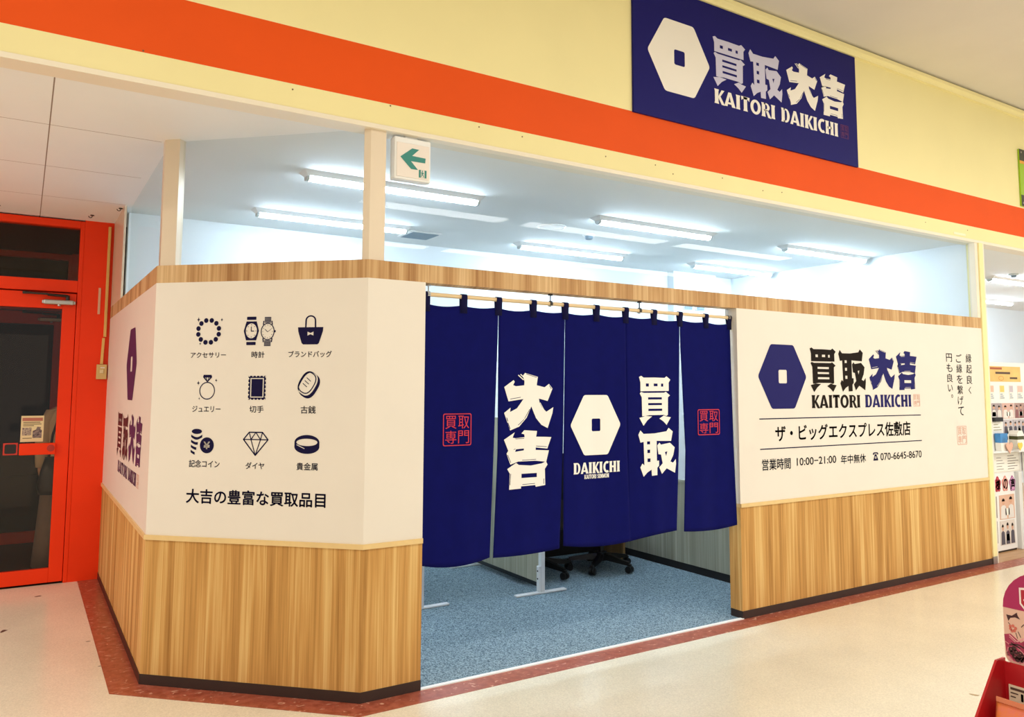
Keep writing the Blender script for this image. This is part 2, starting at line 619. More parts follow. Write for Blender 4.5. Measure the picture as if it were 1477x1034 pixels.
def round_poly(pts, r, n=4):
    out = []
    m = len(pts)
    for i in range(m):
        p, a, b = Vector(pts[i]), Vector(pts[i - 1]), Vector(pts[(i + 1) % m])
        da, db = (a - p).normalized() * r, (b - p).normalized() * r
        for j in range(n + 1):
            t = j / n
            q = (p + da) * (1 - t) ** 2 + p * 2 * t * (1 - t) + (p + db) * t ** 2
            out.append((q.x, q.y))
    return out


def emblem(bm, fr, x0, y0, x1, y1):
    w, h = x1 - x0, y1 - y0
    cx, cy = (x0 + x1) / 2, (y0 + y1) / 2
    out = [(x0, cy), (cx - .235 * w, y0), (cx + .235 * w, y0), (x1, cy), (cx + .235 * w, y1), (cx - .235 * w, y1)]
    poly(bm, fr, round_poly(out, w * .035), [rrect(cx - .085 * w, cy - .105 * h, cx + .085 * w, cy + .105 * h, .022 * w)])


def seal(bm, fr, x0, y0, x1, y1, lw=0.05):
    w, h = x1 - x0, y1 - y0
    t = lw * w
    poly(bm, fr, rrect(x0, y0, x1, y1, .06 * w), [rrect(x0 + t, y0 + t, x1 - t, y1 - t, .04 * w)])
    for ch, a, b in (('買', .08, .53), ('取', .53, .53), ('専', .08, .07), ('門', .53, .07)):
        text(bm, fr, ch, x0 + a * w, y0 + b * h, x0 + (a + .39) * w, y0 + (b + .40) * h)


def prints(parent, fr, jobs):
    """jobs: (part name, material, function(bm, fr), label or None)"""
    for name, m, fn, *lab in jobs:
        bm = BM()
        fn(bm, fr)
        o = finish_print(name, bm, m, fr, parent)
        if lab:
            o['label'] = lab[0]


# ------------------------------------------------------------------ the room: plan points
A0, A, B = (-0.853, 3.352), (-0.853, 0.809), (0.0, 0.0)
OLX, ORX, ENX = 0.313, 2.609, 5.702
DL = math.hypot(A[0], A[1])
DU = Vector((-A[0] / DL, -A[1] / DL, 0))
DN = Vector((DU.y, -DU.x, 0))
ZT, ZC, ZD, ZW, ZB = 2.12, 2.028, 0.737, 0.713, 0.052
CEIL = 2.80

# ------------------------------------------------------------------ floors
M_FLOOR = mat('cream_vinyl_floor', '#eae2cc', 0.2, spec=0.45, var=0.05, scale=1.6)
nt = M_FLOOR.node_tree
tc = nt.nodes.new('ShaderNodeTexCoord')
n1 = nt.nodes.new('ShaderNodeTexNoise'); n1.inputs['Scale'].default_value = 140; n1.inputs['Detail'].default_value = 4
nt.links.new(tc.outputs['Object'], n1.inputs['Vector'])
rp = nt.nodes.new('ShaderNodeMapRange'); rp.inputs['From Min'].default_value = .3; rp.inputs['From Max'].default_value = .7
rp.inputs['To Min'].default_value = .88; rp.inputs['To Max'].default_value = 1.08
nt.links.new(n1.outputs[0], rp.inputs[0])
bp_ = nt.nodes['Principled BSDF']
src = bp_.inputs['Base Color'].links[0].from_socket
mm = nt.nodes.new('ShaderNodeVectorMath'); mm.operation = 'SCALE'
nt.links.new(src, mm.inputs[0]); nt.links.new(rp.outputs[0], mm.inputs['Scale'])
nt.links.new(mm.outputs[0], bp_.inputs['Base Color'])

M_CARPET = mat('blue_grey_carpet', '#425562', 0.95, spec=0.1, bump=0.6, bscale=300, scale=130, col2='#9db1bb')
M_BORDER = mat('terracotta_border_tile', '#96462f', 0.3, scale=26, col2='#b0604a')
nt = M_BORDER.node_tree
tc = nt.nodes.new('ShaderNodeTexCoord')
mp = nt.nodes.new('ShaderNodeMapping'); mp.inputs['Scale'].default_value = (26, 44, 1); mp.inputs['Rotation'].default_value = (0, 0, .5)
nt.links.new(tc.outputs['Object'], mp.inputs[0])
n1 = nt.nodes.new('ShaderNodeTexNoise'); n1.inputs['Scale'].default_value = 1; n1.inputs['Detail'].default_value = 3; n1.inputs['Distortion'].default_value = .8
nt.links.new(mp.outputs[0], n1.inputs['Vector'])
rp = nt.nodes.new('ShaderNodeMapRange'); rp.inputs['From Min'].default_value = .63; rp.inputs['From Max'].default_value = .67
nt.links.new(n1.outputs[0], rp.inputs[0])
bp_ = nt.nodes['Principled BSDF']
src = bp_.inputs['Base Color'].links[0].from_socket
mx = nt.nodes.new('ShaderNodeMix'); mx.data_type = 'RGBA'; mx.inputs['B'].default_value = lin('#dba890')
nt.links.new(src, mx.inputs['A']); nt.links.new(rp.outputs[0], mx.inputs['Factor']); nt.links.new(mx.outputs['Result'], bp_.inputs['Base Color'])

bm = BM()
box(bm, (-8, -12, -.06), (17, 3.36, 0))
fl = structure('floor', bm, M_FLOOR)
for (x, y, r, a) in ((-1.254, 3.0, .035, .3), (-1.447, 2.184, .04, 1.1), (-1.023, 1.696, .014, 0), (2.6, -1.46, .03, 2.2), (4.173, .1, .02, 0), (-1.0, 1.2, .01, 0)):
    if y > 0 and x > 0:
        continue
    b2 = BM()
    pts = []
    for i in range(11):
        t = 2 * PI * i / 11
        rr = r * random.uniform(.5, 1.0)
        pts.append((x + rr * math.cos(t) * math.cos(a) - .45 * rr * math.sin(t) * math.sin(a), y + rr * math.cos(t) * math.sin(a) + .45 * rr * math.sin(t) * math.cos(a)))
    prism(b2, pts, 'z', .0002, .0012)
    build('scuff_mark', b2, mat('scuff', '#b59c78', .6) if x > 0 else mat('scuff_dark', '#5b3d30', .6), fl)

bm = BM()
inner = offset_path([A0, A, B, (ENX, 0)], -.001)
prism(bm, [*inner, (ENX, 2.86), (-.853, 2.86)], 'z', .0005, .004)
structure('floor_carpet', bm, M_CARPET)
bm = BM()
strip(bm, [A0, A, B, (16, 0)], .0003, .0018, .14, -.001)
structure('floor_border', bm, M_BORDER)
bm = BM()
box(bm, (OLX, -.004, .0005), (ORX + .01, .022, .008), .001)
structure('trim_threshold', bm, M_WHITEP)
bm = BM()
box(bm, (5.80, .0, -.01), (16, 3.3, .003))
structure('floor_neighbour', bm, mat('pale_wood_floor', '#c99f72', .35, scale=3, stretch=(1, 12, 1), col2='#b88a5e'))

# ------------------------------------------------------------------ fascia and ceilings
bm = BM()
box(bm, (-8, 0, 2.812), (17, .12, 2.928), mi=0)
box(bm, (-8, 0, 2.928), (17, .12, 3.208), mi=1)
box(bm, (-8, 0, 3.208), (17, .12, 4.165), mi=0)
bmesh.ops.remove_doubles(bm, verts=bm.verts, dist=1e-5)
fas = structure('wall_fascia', bm, [M_YEL, M_ORG])
for (x, z) in ((.62, 2.905), (.9, 2.90), (1.5, 2.885), (1.9, 2.895), (2.05, 2.86), (2.5, 2.9), (2.9, 2.87), (3.1, 2.885), (4.9, 2.88), (5.55, 2.885), (-.4, 2.9), (.1, 2.92), (-1.05, 2.935)):
    b2 = BM()
    tube(b2, (x, -.002, z), (x, .001, z), .004, seg=8)
    build('screw_hole', b2, mat('hole_brown', '#7a5a3a', .7), fas)
bm = BM()
box(bm, (-8, -.006, 2.787), (17, .12, 2.812), .002)
structure('trim_fascia_bottom', bm, M_OFFW)
bm = BM()
prism(bm, [(.0, 4.083), (-.028, 4.083), (-.034, 4.098), (-.055, 4.112), (-.055, 4.142), (-.03, 4.150), (-.03, 4.161), (0, 4.161)], 'x', -8, 17)
structure('trim_cornice', bm, M_YEL)
bm = BM()
box(bm, (-8, -12, 4.165), (17, .12, 4.25))
structure('ceiling_hall', bm, mat('hall_ceiling_paint', '#dfd8cb', .8, var=.02, scale=2))

M_CEIL = mat('ceiling_board', '#f0f2f0', .8, var=.008, scale=3)
nt = M_CEIL.node_tree
tc = nt.nodes.new('ShaderNodeNewGeometry')
sp = nt.nodes.new('ShaderNodeSeparateXYZ')
nt.links.new(tc.outputs['Position'], sp.inputs[0])
def _line(sock, off, period, w):
    a = nt.nodes.new('ShaderNodeMath'); a.operation = 'SUBTRACT'; a.inputs[1].default_value = off
    nt.links.new(sock, a.inputs[0])
    b = nt.nodes.new('ShaderNodeMath'); b.operation = 'PINGPONG'; b.inputs[1].default_value = period / 2
    nt.links.new(a.outputs[0], b.inputs[0])
    c = nt.nodes.new('ShaderNodeMath'); c.operation = 'LESS_THAN'; c.inputs[1].default_value = w
    nt.links.new(b.outputs[0], c.inputs[0])
    return c.outputs[0]
l1 = _line(sp.outputs[0], -1.37, 1.82, .0028)
l2 = _line(sp.outputs[1], .868, .86, .0025)
lt = nt.nodes.new('ShaderNodeMath'); lt.operation = 'LESS_THAN'; lt.inputs[1].default_value = -.85
nt.links.new(sp.outputs[0], lt.inputs[0])
mxx = nt.nodes.new('ShaderNodeMath'); mxx.operation = 'MAXIMUM'
nt.links.new(l1, mxx.inputs[0]); nt.links.new(l2, mxx.inputs[1])
mu = nt.nodes.new('ShaderNodeMath'); mu.operation = 'MULTIPLY'
nt.links.new(mxx.outputs[0], mu.inputs[0]); nt.links.new(lt.outputs[0], mu.inputs[1])
bp_ = nt.nodes['Principled BSDF']
src = bp_.inputs['Base Color'].links[0].from_socket
mx = nt.nodes.new('ShaderNodeMix'); mx.data_type = 'RGBA'; mx.inputs['B'].default_value = lin('#8a7868')
nt.links.new(src, mx.inputs['A']); nt.links.new(mu.outputs[0], mx.inputs['Factor']); nt.links.new(mx.outputs['Result'], bp_.inputs['Base Color'])
bm = BM()
box(bm, (-8, .1, CEIL), (17, 3.5, 2.87))
structure('ceiling', bm, M_CEIL)

# ------------------------------------------------------------------ partition walls of the shop
wl = thing('wall_left', (-.4, .4, 0), kind='structure')
PL = [A0, A, B, (OLX, 0)]
for nm, m, z0, z1, out in (('panel', M_CREAM, ZD, ZC, 0), ('dado_rail', M_TRIM, ZW, ZD, .009), ('wainscot', M_OAK, ZB, ZW, 0), ('baseboard', M_BASE, 0.0025, ZB, .003)):
    bm = BM()
    strip(bm, PL, z0, z1, out, .1)
    build(nm, bm, m, wl)
wr = thing('wall_right', (4.15, .05, 0), kind='structure')
PR = [(ORX, 0), (ENX, 0)]
for nm, m, z0, z1, out in (('panel', M_CREAM, ZD, ZC, 0), ('dado_rail', M_TRIM, ZW, ZD, .009), ('wainscot', M_OAK, ZB, ZW, 0), ('baseboard', M_BASE, 0.0025, ZB, .003)):
    bm = BM()
    strip(bm, PR, z0, z1, out, .1, u0=20.0)
    build(nm, bm, m, wr)
bm = BM()
strip(bm, [A0, A, B, (ENX, 0)], ZC, ZT, 0.0, .1, u0=40)
structure('trim_top_rail', bm, M_OAKTOP)

# posts and panes above the partition
q0, qA, qB, qE = [Vector((*p, 0)) for p in offset_path([A0, A, B, (ENX, 0)], -.015)]
Y_ = Vector((0, 1, 0)); X_ = Vector((1, 0, 0))
bm = BM()
pa = [qA + Y_ * .06, qA, qA + DU * .088, qA + DU * .088 - DN * .05, qA + Y_ * .06 + X_ * .05]
prism(bm, [(p.x, p.y) for p in pa], 'z', ZT, CEIL)
structure('trim_corner_post', bm, M_ALU)
bm = BM()
pb = [qB - DU * .036, qB, qB + X_ * .082, qB + X_ * .082 + Y_ * .05, qB - DU * .036 - DN * .05]
prism(bm, [(p.x, p.y) for p in pb], 'z', ZT, 2.80)
structure('trim_corner_post.001', bm, M_ALU)
bm = BM()
box(bm, (5.655, .0, ZT), (ENX, .06, 2.80), .003)
structure('trim_end_post', bm, M_OFFW)
bm = BM()
box(bm, (-.853, 2.62, ZT), (-.838, 3.35, CEIL))
structure('wall_end_panel', bm, M_ALU)
def pane(name, a, b):
    bm = BM()
    strip(bm, [a, b], ZT, 2.795, 0, .006)
    structure(name, bm, M_PANE)
g0, gA, gB, gE = offset_path([A0, A, B, (5.66, 0)], -.045)
pane('window_1', (g0[0], 2.62), (gA[0], gA[1] + .03))
pane('window_2', (gA[0] + DU.x * .06, gA[1] + DU.y * .06), (gB[0] - DU.x * .03, gB[1] - DU.y * .03))
pane('window_3', (gB[0] + .06, gB[1]), gE)

# yellow post and white edge at the right end
bm = BM()
box(bm, (ENX, -.012, .065), (5.768, .10, 2.79), .003)
po = structure('column_1', bm, M_YEL)
bm = BM()
box(bm, (ENX, -.013, .002), (5.768, .101, .066), .002)
build('metal_shoe', bm, M_STEEL, po)
bm = BM()
box(bm, (5.768, -.004, .0), (5.80, .10, 2.79), .002)
structure('column_2', bm, M_OFFW)

# inner room walls
bm = BM()
box(bm, (-.80, 2.85, 0), (17, 2.95, CEIL))
structure('wall_back', bm, M_WHITE)
bm = BM()
box(bm, (ENX, .1, 0), (5.80, 2.85, CEIL))
structure('wall_inner_right', bm, M_WHITE)
bm = BM()
box(bm, (4.68, 2.75, 0), (5.34, 2.86, CEIL))
structure('column_3', bm, M_WHITE)
wi = thing('wall_cubicle', (3.30, 1.5, 0), kind='structure')
PI_ = [(3.26, 2.85), (3.26, .1)]
for nm, m, z0, z1, out in (('panel', M_WHITE, ZD, 2.0, 0), ('dado_rail', M_OAKCOOL, ZW, ZD, .009), ('wainscot', M_OAKCOOL, ZB, ZW, 0), ('baseboard', mat('black_baseboard', '#1c1512', .4), .0045, ZB + .012, .003)):
    bm = BM()
    strip(bm, PI_, z0, z1, out, .08, u0=60)
    build(nm, bm, m, wi)

# ------------------------------------------------------------------ red entrance doors at the far left
def red_door(name, y, detail):
    """door leaf hinged at the right in a red frame; x measured as in the picture"""
    d = thing(name, (-1.55, y, 0), kind='structure')
    f = 0.04
    bm = BM()
    box(bm, (-1.09, y, 0), (-1.06, y + .1, 2.79), .004)
    box(bm, (-2.16, y, 0), (-2.13, y + .1, 2.79), .004)
    box(bm, (-2.13, y, 2.735), (-1.09, y + .1, 2.79), .004)
    box(bm, (-2.13, y, 2.222), (-1.09, y + .1, 2.315), .004)
    build('frame', bm, M_REDPAINT, d)
    bm = BM()
    box(bm, (-2.13, y + .045, 2.315), (-1.09, y + .051, 2.735))
    build('transom_pane', bm, M_DOORGLASS, d)
    bm = BM()
    box(bm, (-1.187, y + .015, .012), (-1.094, y + .06, 2.212), .003)
    box(bm, (-2.126, y + .015, .012), (-2.03, y + .06, 2.212), .003)
    box(bm, (-2.03, y + .015, 2.09), (-1.187, y + .06, 2.212), .003)
    box(bm, (-2.03, y + .015, .012), (-1.187, y + .06, .118), .003)
    lf = build('leaf', bm, M_REDPAINT, d)
    bm = BM()
    box(bm, (-2.03, y + .034, .118), (-1.187, y + .04, 2.09))
    build('pane', bm, M_DOORGLASS, lf)
    bm = BM()
    box(bm, (-1.315, y - .03, 2.118), (-1.112, y + .015, 2.155), .008)
    box(bm, (-1.325, y - .022, 2.124), (-1.10, y + .012, 2.149), .003)
    tube(bm, (-1.21, y - .012, 2.108), (-1.21, y - .012, 2.12), .012)
    c = build('door_closer', bm, M_STEEL, d)
    bm = BM()
    tube(bm, (-1.155, y - .016, 2.155), (-1.155, y - .016, 2.192), .014)
    for a, b, w in (((-1.155, y - .02, 2.187), (-1.29, y - .045, 2.19), .011), ((-1.29, y - .045, 2.194), (-1.44, y - .006, 2.20), .009)):
        tube(bm, a, b, w, seg=8)
    box(bm, (-1.455, y - .012, 2.19), (-1.425, y, 2.21), .002)
    build('closer_arm', bm, M_DARKM, d)
    if detail:
        bm = BM()
        box(bm, (-1.42, y - .012, .972), (-1.183, y + .034, 1.058), .006)
        p = build('push_plate', bm, M_REDPAINT, d)
        bm = BM()
        tube(bm, (-1.215, y - .016, 1.02), (-1.215, y - .01, 1.02), .026, seg=24)
        tube(bm, (-1.215, y - .019, 1.02), (-1.215, y - .015, 1.02), .014, seg=16)
        build('lock_cylinder', bm, mat('red_lock', '#b5240a', .3), p)
    return d


red_door('door_1', 3.35, True)
red_door('door_2', 5.2, False)
bm = BM()
box(bm, (-1.06, 3.352, 0), (-.85, 3.45, 2.8))
box(bm, (-6.0, 3.352, 0), (-2.16, 3.45, 2.8))
bmesh.ops.remove_doubles(bm, verts=bm.verts, dist=1e-5)
structure('wall_red', bm, M_REDPAINT)
bm = BM()
box(bm, (-1.06, 5.202, 0), (-.55, 5.3, 2.8))
box(bm, (-3.2, 5.202, 0), (-2.16, 5.3, 2.8))
structure('wall_red_outer', bm, M_REDPAINT)
bm = BM()
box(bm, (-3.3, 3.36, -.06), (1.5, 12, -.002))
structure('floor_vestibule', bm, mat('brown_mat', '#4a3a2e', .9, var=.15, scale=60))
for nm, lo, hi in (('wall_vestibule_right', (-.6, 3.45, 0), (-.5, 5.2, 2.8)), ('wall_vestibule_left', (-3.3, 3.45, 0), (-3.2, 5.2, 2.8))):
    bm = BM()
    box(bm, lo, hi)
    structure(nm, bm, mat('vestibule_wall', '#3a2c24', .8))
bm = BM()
box(bm, (-3.3, 3.45, 2.8), (1.5, 12, 2.9))  # runs on past the outer door, added there to shut out world light
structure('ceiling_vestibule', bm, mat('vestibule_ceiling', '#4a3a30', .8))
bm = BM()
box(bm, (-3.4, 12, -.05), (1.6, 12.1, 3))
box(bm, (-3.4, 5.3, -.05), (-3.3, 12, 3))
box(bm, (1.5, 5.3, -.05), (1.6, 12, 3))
structure('wall_light_block', bm, M_DARKWALL)  # added dark enclosure keeping world light away from the outer door

# ------------------------------------------------------------------ printed lettering on the walls
FF = Frame((0, 0, 0), (1, 0, 0), (0, -1, 0))
FD = Frame((A[0], A[1], 0), DU, DN)
FL = Frame((-.853, 0, 0), (0, -1, 0), (-1, 0, 0))


def logo(fr, ox, oz, s, m_main, m_big, m_seal, sealfn=True):
    """four heavy characters with flared capitals below; ox, oz bottom-left of capitals, s scale (front wall = 1)"""
    def X(x): return ox + (x - 3.352) * s
    def Z(z): return oz + (z - 1.352) * s
    return [
        ('characters', m_main, lambda bm, f: (glyph(bm, f, 'buy', X(3.352), Z(1.466), X(3.655), Z(1.790)), glyph(bm, f, 'take', X(3.682), Z(1.470), X(4.008), Z(1.793)))),
        ('characters', m_big, lambda bm, f: (glyph(bm, f, 'big', X(4.050), Z(1.484), X(4.384), Z(1.800)), glyph(bm, f, 'luck', X(4.404), Z(1.483), X(4.694), Z(1.798)))),
        ('capitals', m_main, lambda bm, f: caps(bm, f, 'KAITORI', X(3.362), Z(1.354), X(3.930), Z(1.447))),
        ('capitals', m_big, lambda bm, f: caps(bm, f, 'DAIKICHI', X(3.988), Z(1.354), X(4.594), Z(1.449))),
        ('seal', m_seal, lambda bm, f: seal(bm, f, X(4.622), Z(1.356), X(4.712), Z(1.452), .035)),
    ]


def vtext(bm, f, s, xc, z0, z1, w):
    n = len(s)
    st = (z0 - z1) / n
    for i, c in enumerate(s):
        top = z0 - i * st
        if c == '。':
            text(bm, f, c, xc + w * .1, top - st * .38, xc + w * .42, top - st * .06, .004)
        elif c in 'くい':
            text(bm, f, c, xc - w * (.22 if c == 'く' else .4), top - st * .78, xc + w * (.22 if c == 'く' else .4), top - st * .1, .004)
        else:
            text(bm, f, c, xc - w / 2, top - st * .86, xc + w / 2, top - st * .04, .004)


def phone_icon(bm, f, x0, z0, x1, z1):
    w, h = x1 - x0, z1 - z0
    cx = (x0 + x1) / 2
    poly(bm, f, [(x0, z1 - .28 * h), (x0 + .02 * w, z1 - .12 * h), (x0 + .2 * w, z1), (x1 - .2 * w, z1), (x1 - .02 * w, z1 - .12 * h), (x1, z1 - .28 * h), (x1 - .22 * w, z1 - .3 * h), (x1 - .25 * w, z1 - .15 * h), (x0 + .25 * w, z1 - .15 * h), (x0 + .22 * w, z1 - .3 * h)])
    poly(bm, f, [(cx - .17 * w, z1 - .24 * h), (cx + .17 * w, z1 - .24 * h), (cx + .2 * w, z1 - .42 * h), (x1 - .06 * w, z0 + .12 * h), (x1 - .06 * w, z0), (x0 + .06 * w, z0), (x0 + .06 * w, z0 + .12 * h), (cx - .2 * w, z1 - .42 * h)],
         [ell(cx, z0 + .36 * h, .17 * w, .15 * h, 14)])
    poly(bm, f, ell(cx, z0 + .36 * h, .07 * w, .06 * h, 10))


prints(wr, FF, [
    ('emblem', M_NAVYP, lambda bm, f: emblem(bm, f, 2.805, 1.353, 3.312, 1.798)),
    *logo(FF, 3.352, 1.352, 1.0, M_INK, M_NAVYP, M_REDP),
    ('rule', M_NAVYD, lambda bm, f: (poly(bm, f, rect(2.809, 1.283, 4.717, 1.290)), poly(bm, f, rect(2.811, 1.080, 4.717, 1.087)))),
    ('shop_name', M_INK, lambda bm, f: text(bm, f, 'ザ・ビッグエクスプレス佐敷店', 2.966, 1.128, 4.566, 1.240, .018)),
    ('opening_hours', M_NAVYD, lambda bm, f: (text(bm, f, '営業時間', 2.826, .940, 3.118, 1.016, .012), text(bm, f, '10:00−21:00', 3.183, .957, 3.619, 1.010, .012), text(bm, f, '年中無休', 3.674, .944, 3.974, 1.010, .012))),
    ('phone_number', M_NAVYD, lambda bm, f: (phone_icon(bm, f, 4.062, .952, 4.130, 1.014), text(bm, f, '070-6645-8670', 4.157, .950, 4.706, 1.005, .012))),
    ('slogan', M_NAVYD, lambda bm, f: (vtext(bm, f, '縁起良く', 5.468, 1.80, 1.435, .088), vtext(bm, f, 'ご縁を繋げて', 5.315, 1.797, 1.262, .088), vtext(bm, f, '円も良い。', 5.165, 1.797, 1.37, .088))),
    ('seal', M_REDP, lambda bm, f: seal(bm, f, 5.238, 1.03, 5.386, 1.185, .03)),
])


# icons on the diagonal face
def sparkle(bm, f, x, z, r):
    poly(bm, f, [(x, z + r), (x + r * .22, z + r * .22), (x + r * .75, z), (x + r * .22, z - r * .22), (x, z - r), (x - r * .22, z - r * .22), (x - r * .75, z), (x - r * .22, z + r * .22)])


def ic_necklace(bm, f):
    for i in range(12):
        t = 2 * PI * i / 12 + .26
        poly(bm, f, ell(.313 + .060 * math.cos(t), 1.771 + .058 * math.sin(t), .0125, .0125, 14))
    sparkle(bm, f, .254, 1.832, .013); sparkle(bm, f, .386, 1.830, .010); sparkle(bm, f, .268, 1.708, .008)


def ic_watches(bm, f):
    x, z = .553, 1.771
    poly(bm, f, rrect(x - .026, z + .056, x + .026, z + .072, .003)); poly(bm, f, rrect(x - .026, z - .072, x + .026, z - .056, .003))
    poly(bm, f, [(x - .028, z + .048), (x + .028, z + .048), (x + .042, z), (x + .028, z - .048), (x - .028, z - .048), (x - .042, z)], [ell(x, z, .031, .038)])
    poly(bm, f, rect(x - .003, z - .003, x + .001, z + .022)); poly(bm, f, rect(x - .003, z - .003, x + .015, z + .001))
    for i in range(8):
        t = PI / 4 * i
        poly(bm, f, ell(x + .025 * math.cos(t), z + .031 * math.sin(t), .0022, .0025, 6))
    x = .643
    poly(bm, f, ell(x, z - .004, .038, .044), [ell(x, z - .004, .033, .039)])
    for s in (1, -1):
        for k in range(4):
            zz = z - .004 + s * (.048 + k * .0075)
            poly(bm, f, rect(x - .018, zz - .0028, x + .018, zz + .0028))
        poly(bm, f, seg((x - .025, z - .004 + s * .034), (x - .022, z - .004 + s * .054), .006)); poly(bm, f, seg((x + .025, z - .004 + s * .034), (x + .022, z - .004 + s * .054), .006))
    poly(bm, f, rect(x + .038, z - .008, x + .044, z + .002))
    poly(bm, f, seg((x, z - .006), (x - .015, z + .008), .003)); poly(bm, f, seg((x, z - .006), (x + .019, z + .008), .002))
    for i in range(12):
        t = PI / 6 * i
        poly(bm, f, seg((x + .024 * math.cos(t), z - .004 + .030 * math.sin(t)), (x + .029 * math.cos(t), z - .004 + .035 * math.sin(t)), .002))


def ic_bag(bm, f):
    x = .876
    bow = [(x - .016, 1.764), (x, 1.757), (x + .016, 1.764), (x + .016, 1.744), (x, 1.751), (x - .016, 1.744)]
    poly(bm, f, [(x - .068, 1.786), (x + .068, 1.786), (x + .066, 1.765), (x + .046, 1.706), (x + .038, 1.700), (x - .038, 1.700), (x - .046, 1.706), (x - .066, 1.765)], [bow])
    o = [(x - .030, 1.786), (x - .029, 1.82)] + ell(x, 1.82, .029, .026, 12, PI, 0) + [(x + .030, 1.786)]
    i = [(x + .022, 1.786), (x + .021, 1.82)] + ell(x, 1.82, .021, .019, 12, 0, PI) + [(x - .022, 1.786)]
    poly(bm, f, o + i)


def ic_ring(bm, f):
    x, z = .317, 1.468
    poly(bm, f, ell(x, z, .044, .045), [ell(x, z, .039, .040)])
    poly(bm, f, [(x - .022, 1.549), (x + .022, 1.549), (x + .026, 1.537), (x, 1.510), (x - .026, 1.537)],
         [[(x - .006, 1.535), (x + .006, 1.535), (x, 1.518)], [(x - .015, 1.535), (x - .010, 1.535), (x - .006, 1.524)], [(x + .015, 1.535), (x + .010, 1.535), (x + .006, 1.524)]])
    sparkle(bm, f, .266, 1.507, .012); sparkle(bm, f, .366, 1.521, .009); sparkle(bm, f, .274, 1.428, .007)


def ic_stamp(bm, f):
    x, z, w, h = .594, 1.484, .048, .060
    pts = []
    def edge(a, b, n, inx, inz):
        for i in range(n):
            t0 = i / n
            p = (a[0] + (b[0] - a[0]) * t0, a[1] + (b[1] - a[1]) * t0)
            q = (a[0] + (b[0] - a[0]) * (t0 + .5 / n), a[1] + (b[1] - a[1]) * (t0 + .5 / n))
            pts.append(p); pts.append(q)
            q2 = (a[0] + (b[0] - a[0]) * (t0 + .75 / n) + inx, a[1] + (b[1] - a[1]) * (t0 + .75 / n) + inz)
            pts.append(q2)
    d = .007
    edge((x - w, z - h), (x + w, z - h), 5, 0, d); edge((x + w, z - h), (x + w, z + h), 6, -d, 0); edge((x + w, z + h), (x - w, z + h), 5, 0, -d); edge((x - w, z + h), (x - w, z - h), 6, d, 0)
    poly(bm, f, pts, [rect(x - w + .011, z - h + .011, x + w - .011, z + h - .011)])
    poly(bm, f, rect(x - .031, z - .044, x + .031, z + .044))


def ic_oldcoin(bm, f):
    def blob(cx, cz, rx, rz, rot, n=30):
        c, s = math.cos(rot), math.sin(rot)
        r = []
        for i in range(n):
            t = 2 * PI * i / n
            ex, ez = abs(math.cos(t)) ** .75 * (1 if math.cos(t) > 0 else -1) * rx, abs(math.sin(t)) ** .75 * (1 if math.sin(t) > 0 else -1) * rz
            r.append((cx + ex * c - ez * s, cz + ex * s + ez * c))
        return r
    x, z = .865, 1.510
    poly(bm, f, blob(x, z, .040, .056, -.55), [blob(x, z, .035, .051, -.55)])
    a = blob(x, z, .0435, .060, -.55)
    b = blob(x + .012, z - .013, .044, .060, -.55)
    poly(bm, f, blob(x + .012, z - .014, .047, .064, -.55), [blob(x + .003, z - .0035, .044, .061, -.55)])
    for dx, dz in ((-.011, -.013), (-.001, .001), (.009, .015)):
        poly(bm, f, seg((x + dx - .012, z + dz + .010), (x + dx + .010, z + dz - .008), .0035))


def ic_coins(bm, f):
    x = .268
    poly(bm, f, ell(x, 1.262, .029, .013))
    for i in range(4):
        z = 1.246 - i * .0255
        top = [(x - .031 + .062 * k / 8, z - .013 * math.sin(PI * k / 8)) for k in range(9)]
        bot = [(px, pz - .013) for px, pz in top][::-1]
        if i:
            top, bot = top[:7 - i], bot[2 + i:]
        poly(bm, f, top + bot)
    poly(bm, f, ell(.327, 1.193, .039, .040))


def ic_gem(bm, f):
    x, z0, z1, zt = .596, 1.148, 1.226, 1.262
    t = .006
    L = [(x - .067, z1), (x - .036, zt), (x + .036, zt), (x + .067, z1), (x, z0)]
    for a, b in zip(L, L[1:] + L[:1]):
        poly(bm, f, seg(a, b, t))
    for a, b in (((x - .067, z1), (x + .067, z1)), ((x - .026, z1), (x, z0)), ((x + .026, z1), (x, z0)), ((x - .036, zt), (x - .026, z1)), ((x + .036, zt), (x + .026, z1)), ((x - .026, z1), (x, zt)), ((x + .026, z1), (x, zt))):
        poly(bm, f, seg(a, b, t * .8))
    for p in L:
        poly(bm, f, ell(p[0], p[1], t / 2, t / 2, 8))


def ic_bangle(bm, f):
    x, z = .872, 1.207
    o = ell(x, z + .010, .066, .036, 30, 0, PI) + [(x - .066, z - .012)] + ell(x, z - .012, .066, .034, 30, PI, 2 * PI)
    inner = ell(x, z + .010, .056, .018)
    gl = seg((x - .055, z - .002), (x - .012, z - .021), .004)
    poly(bm, f, o, [inner, gl])


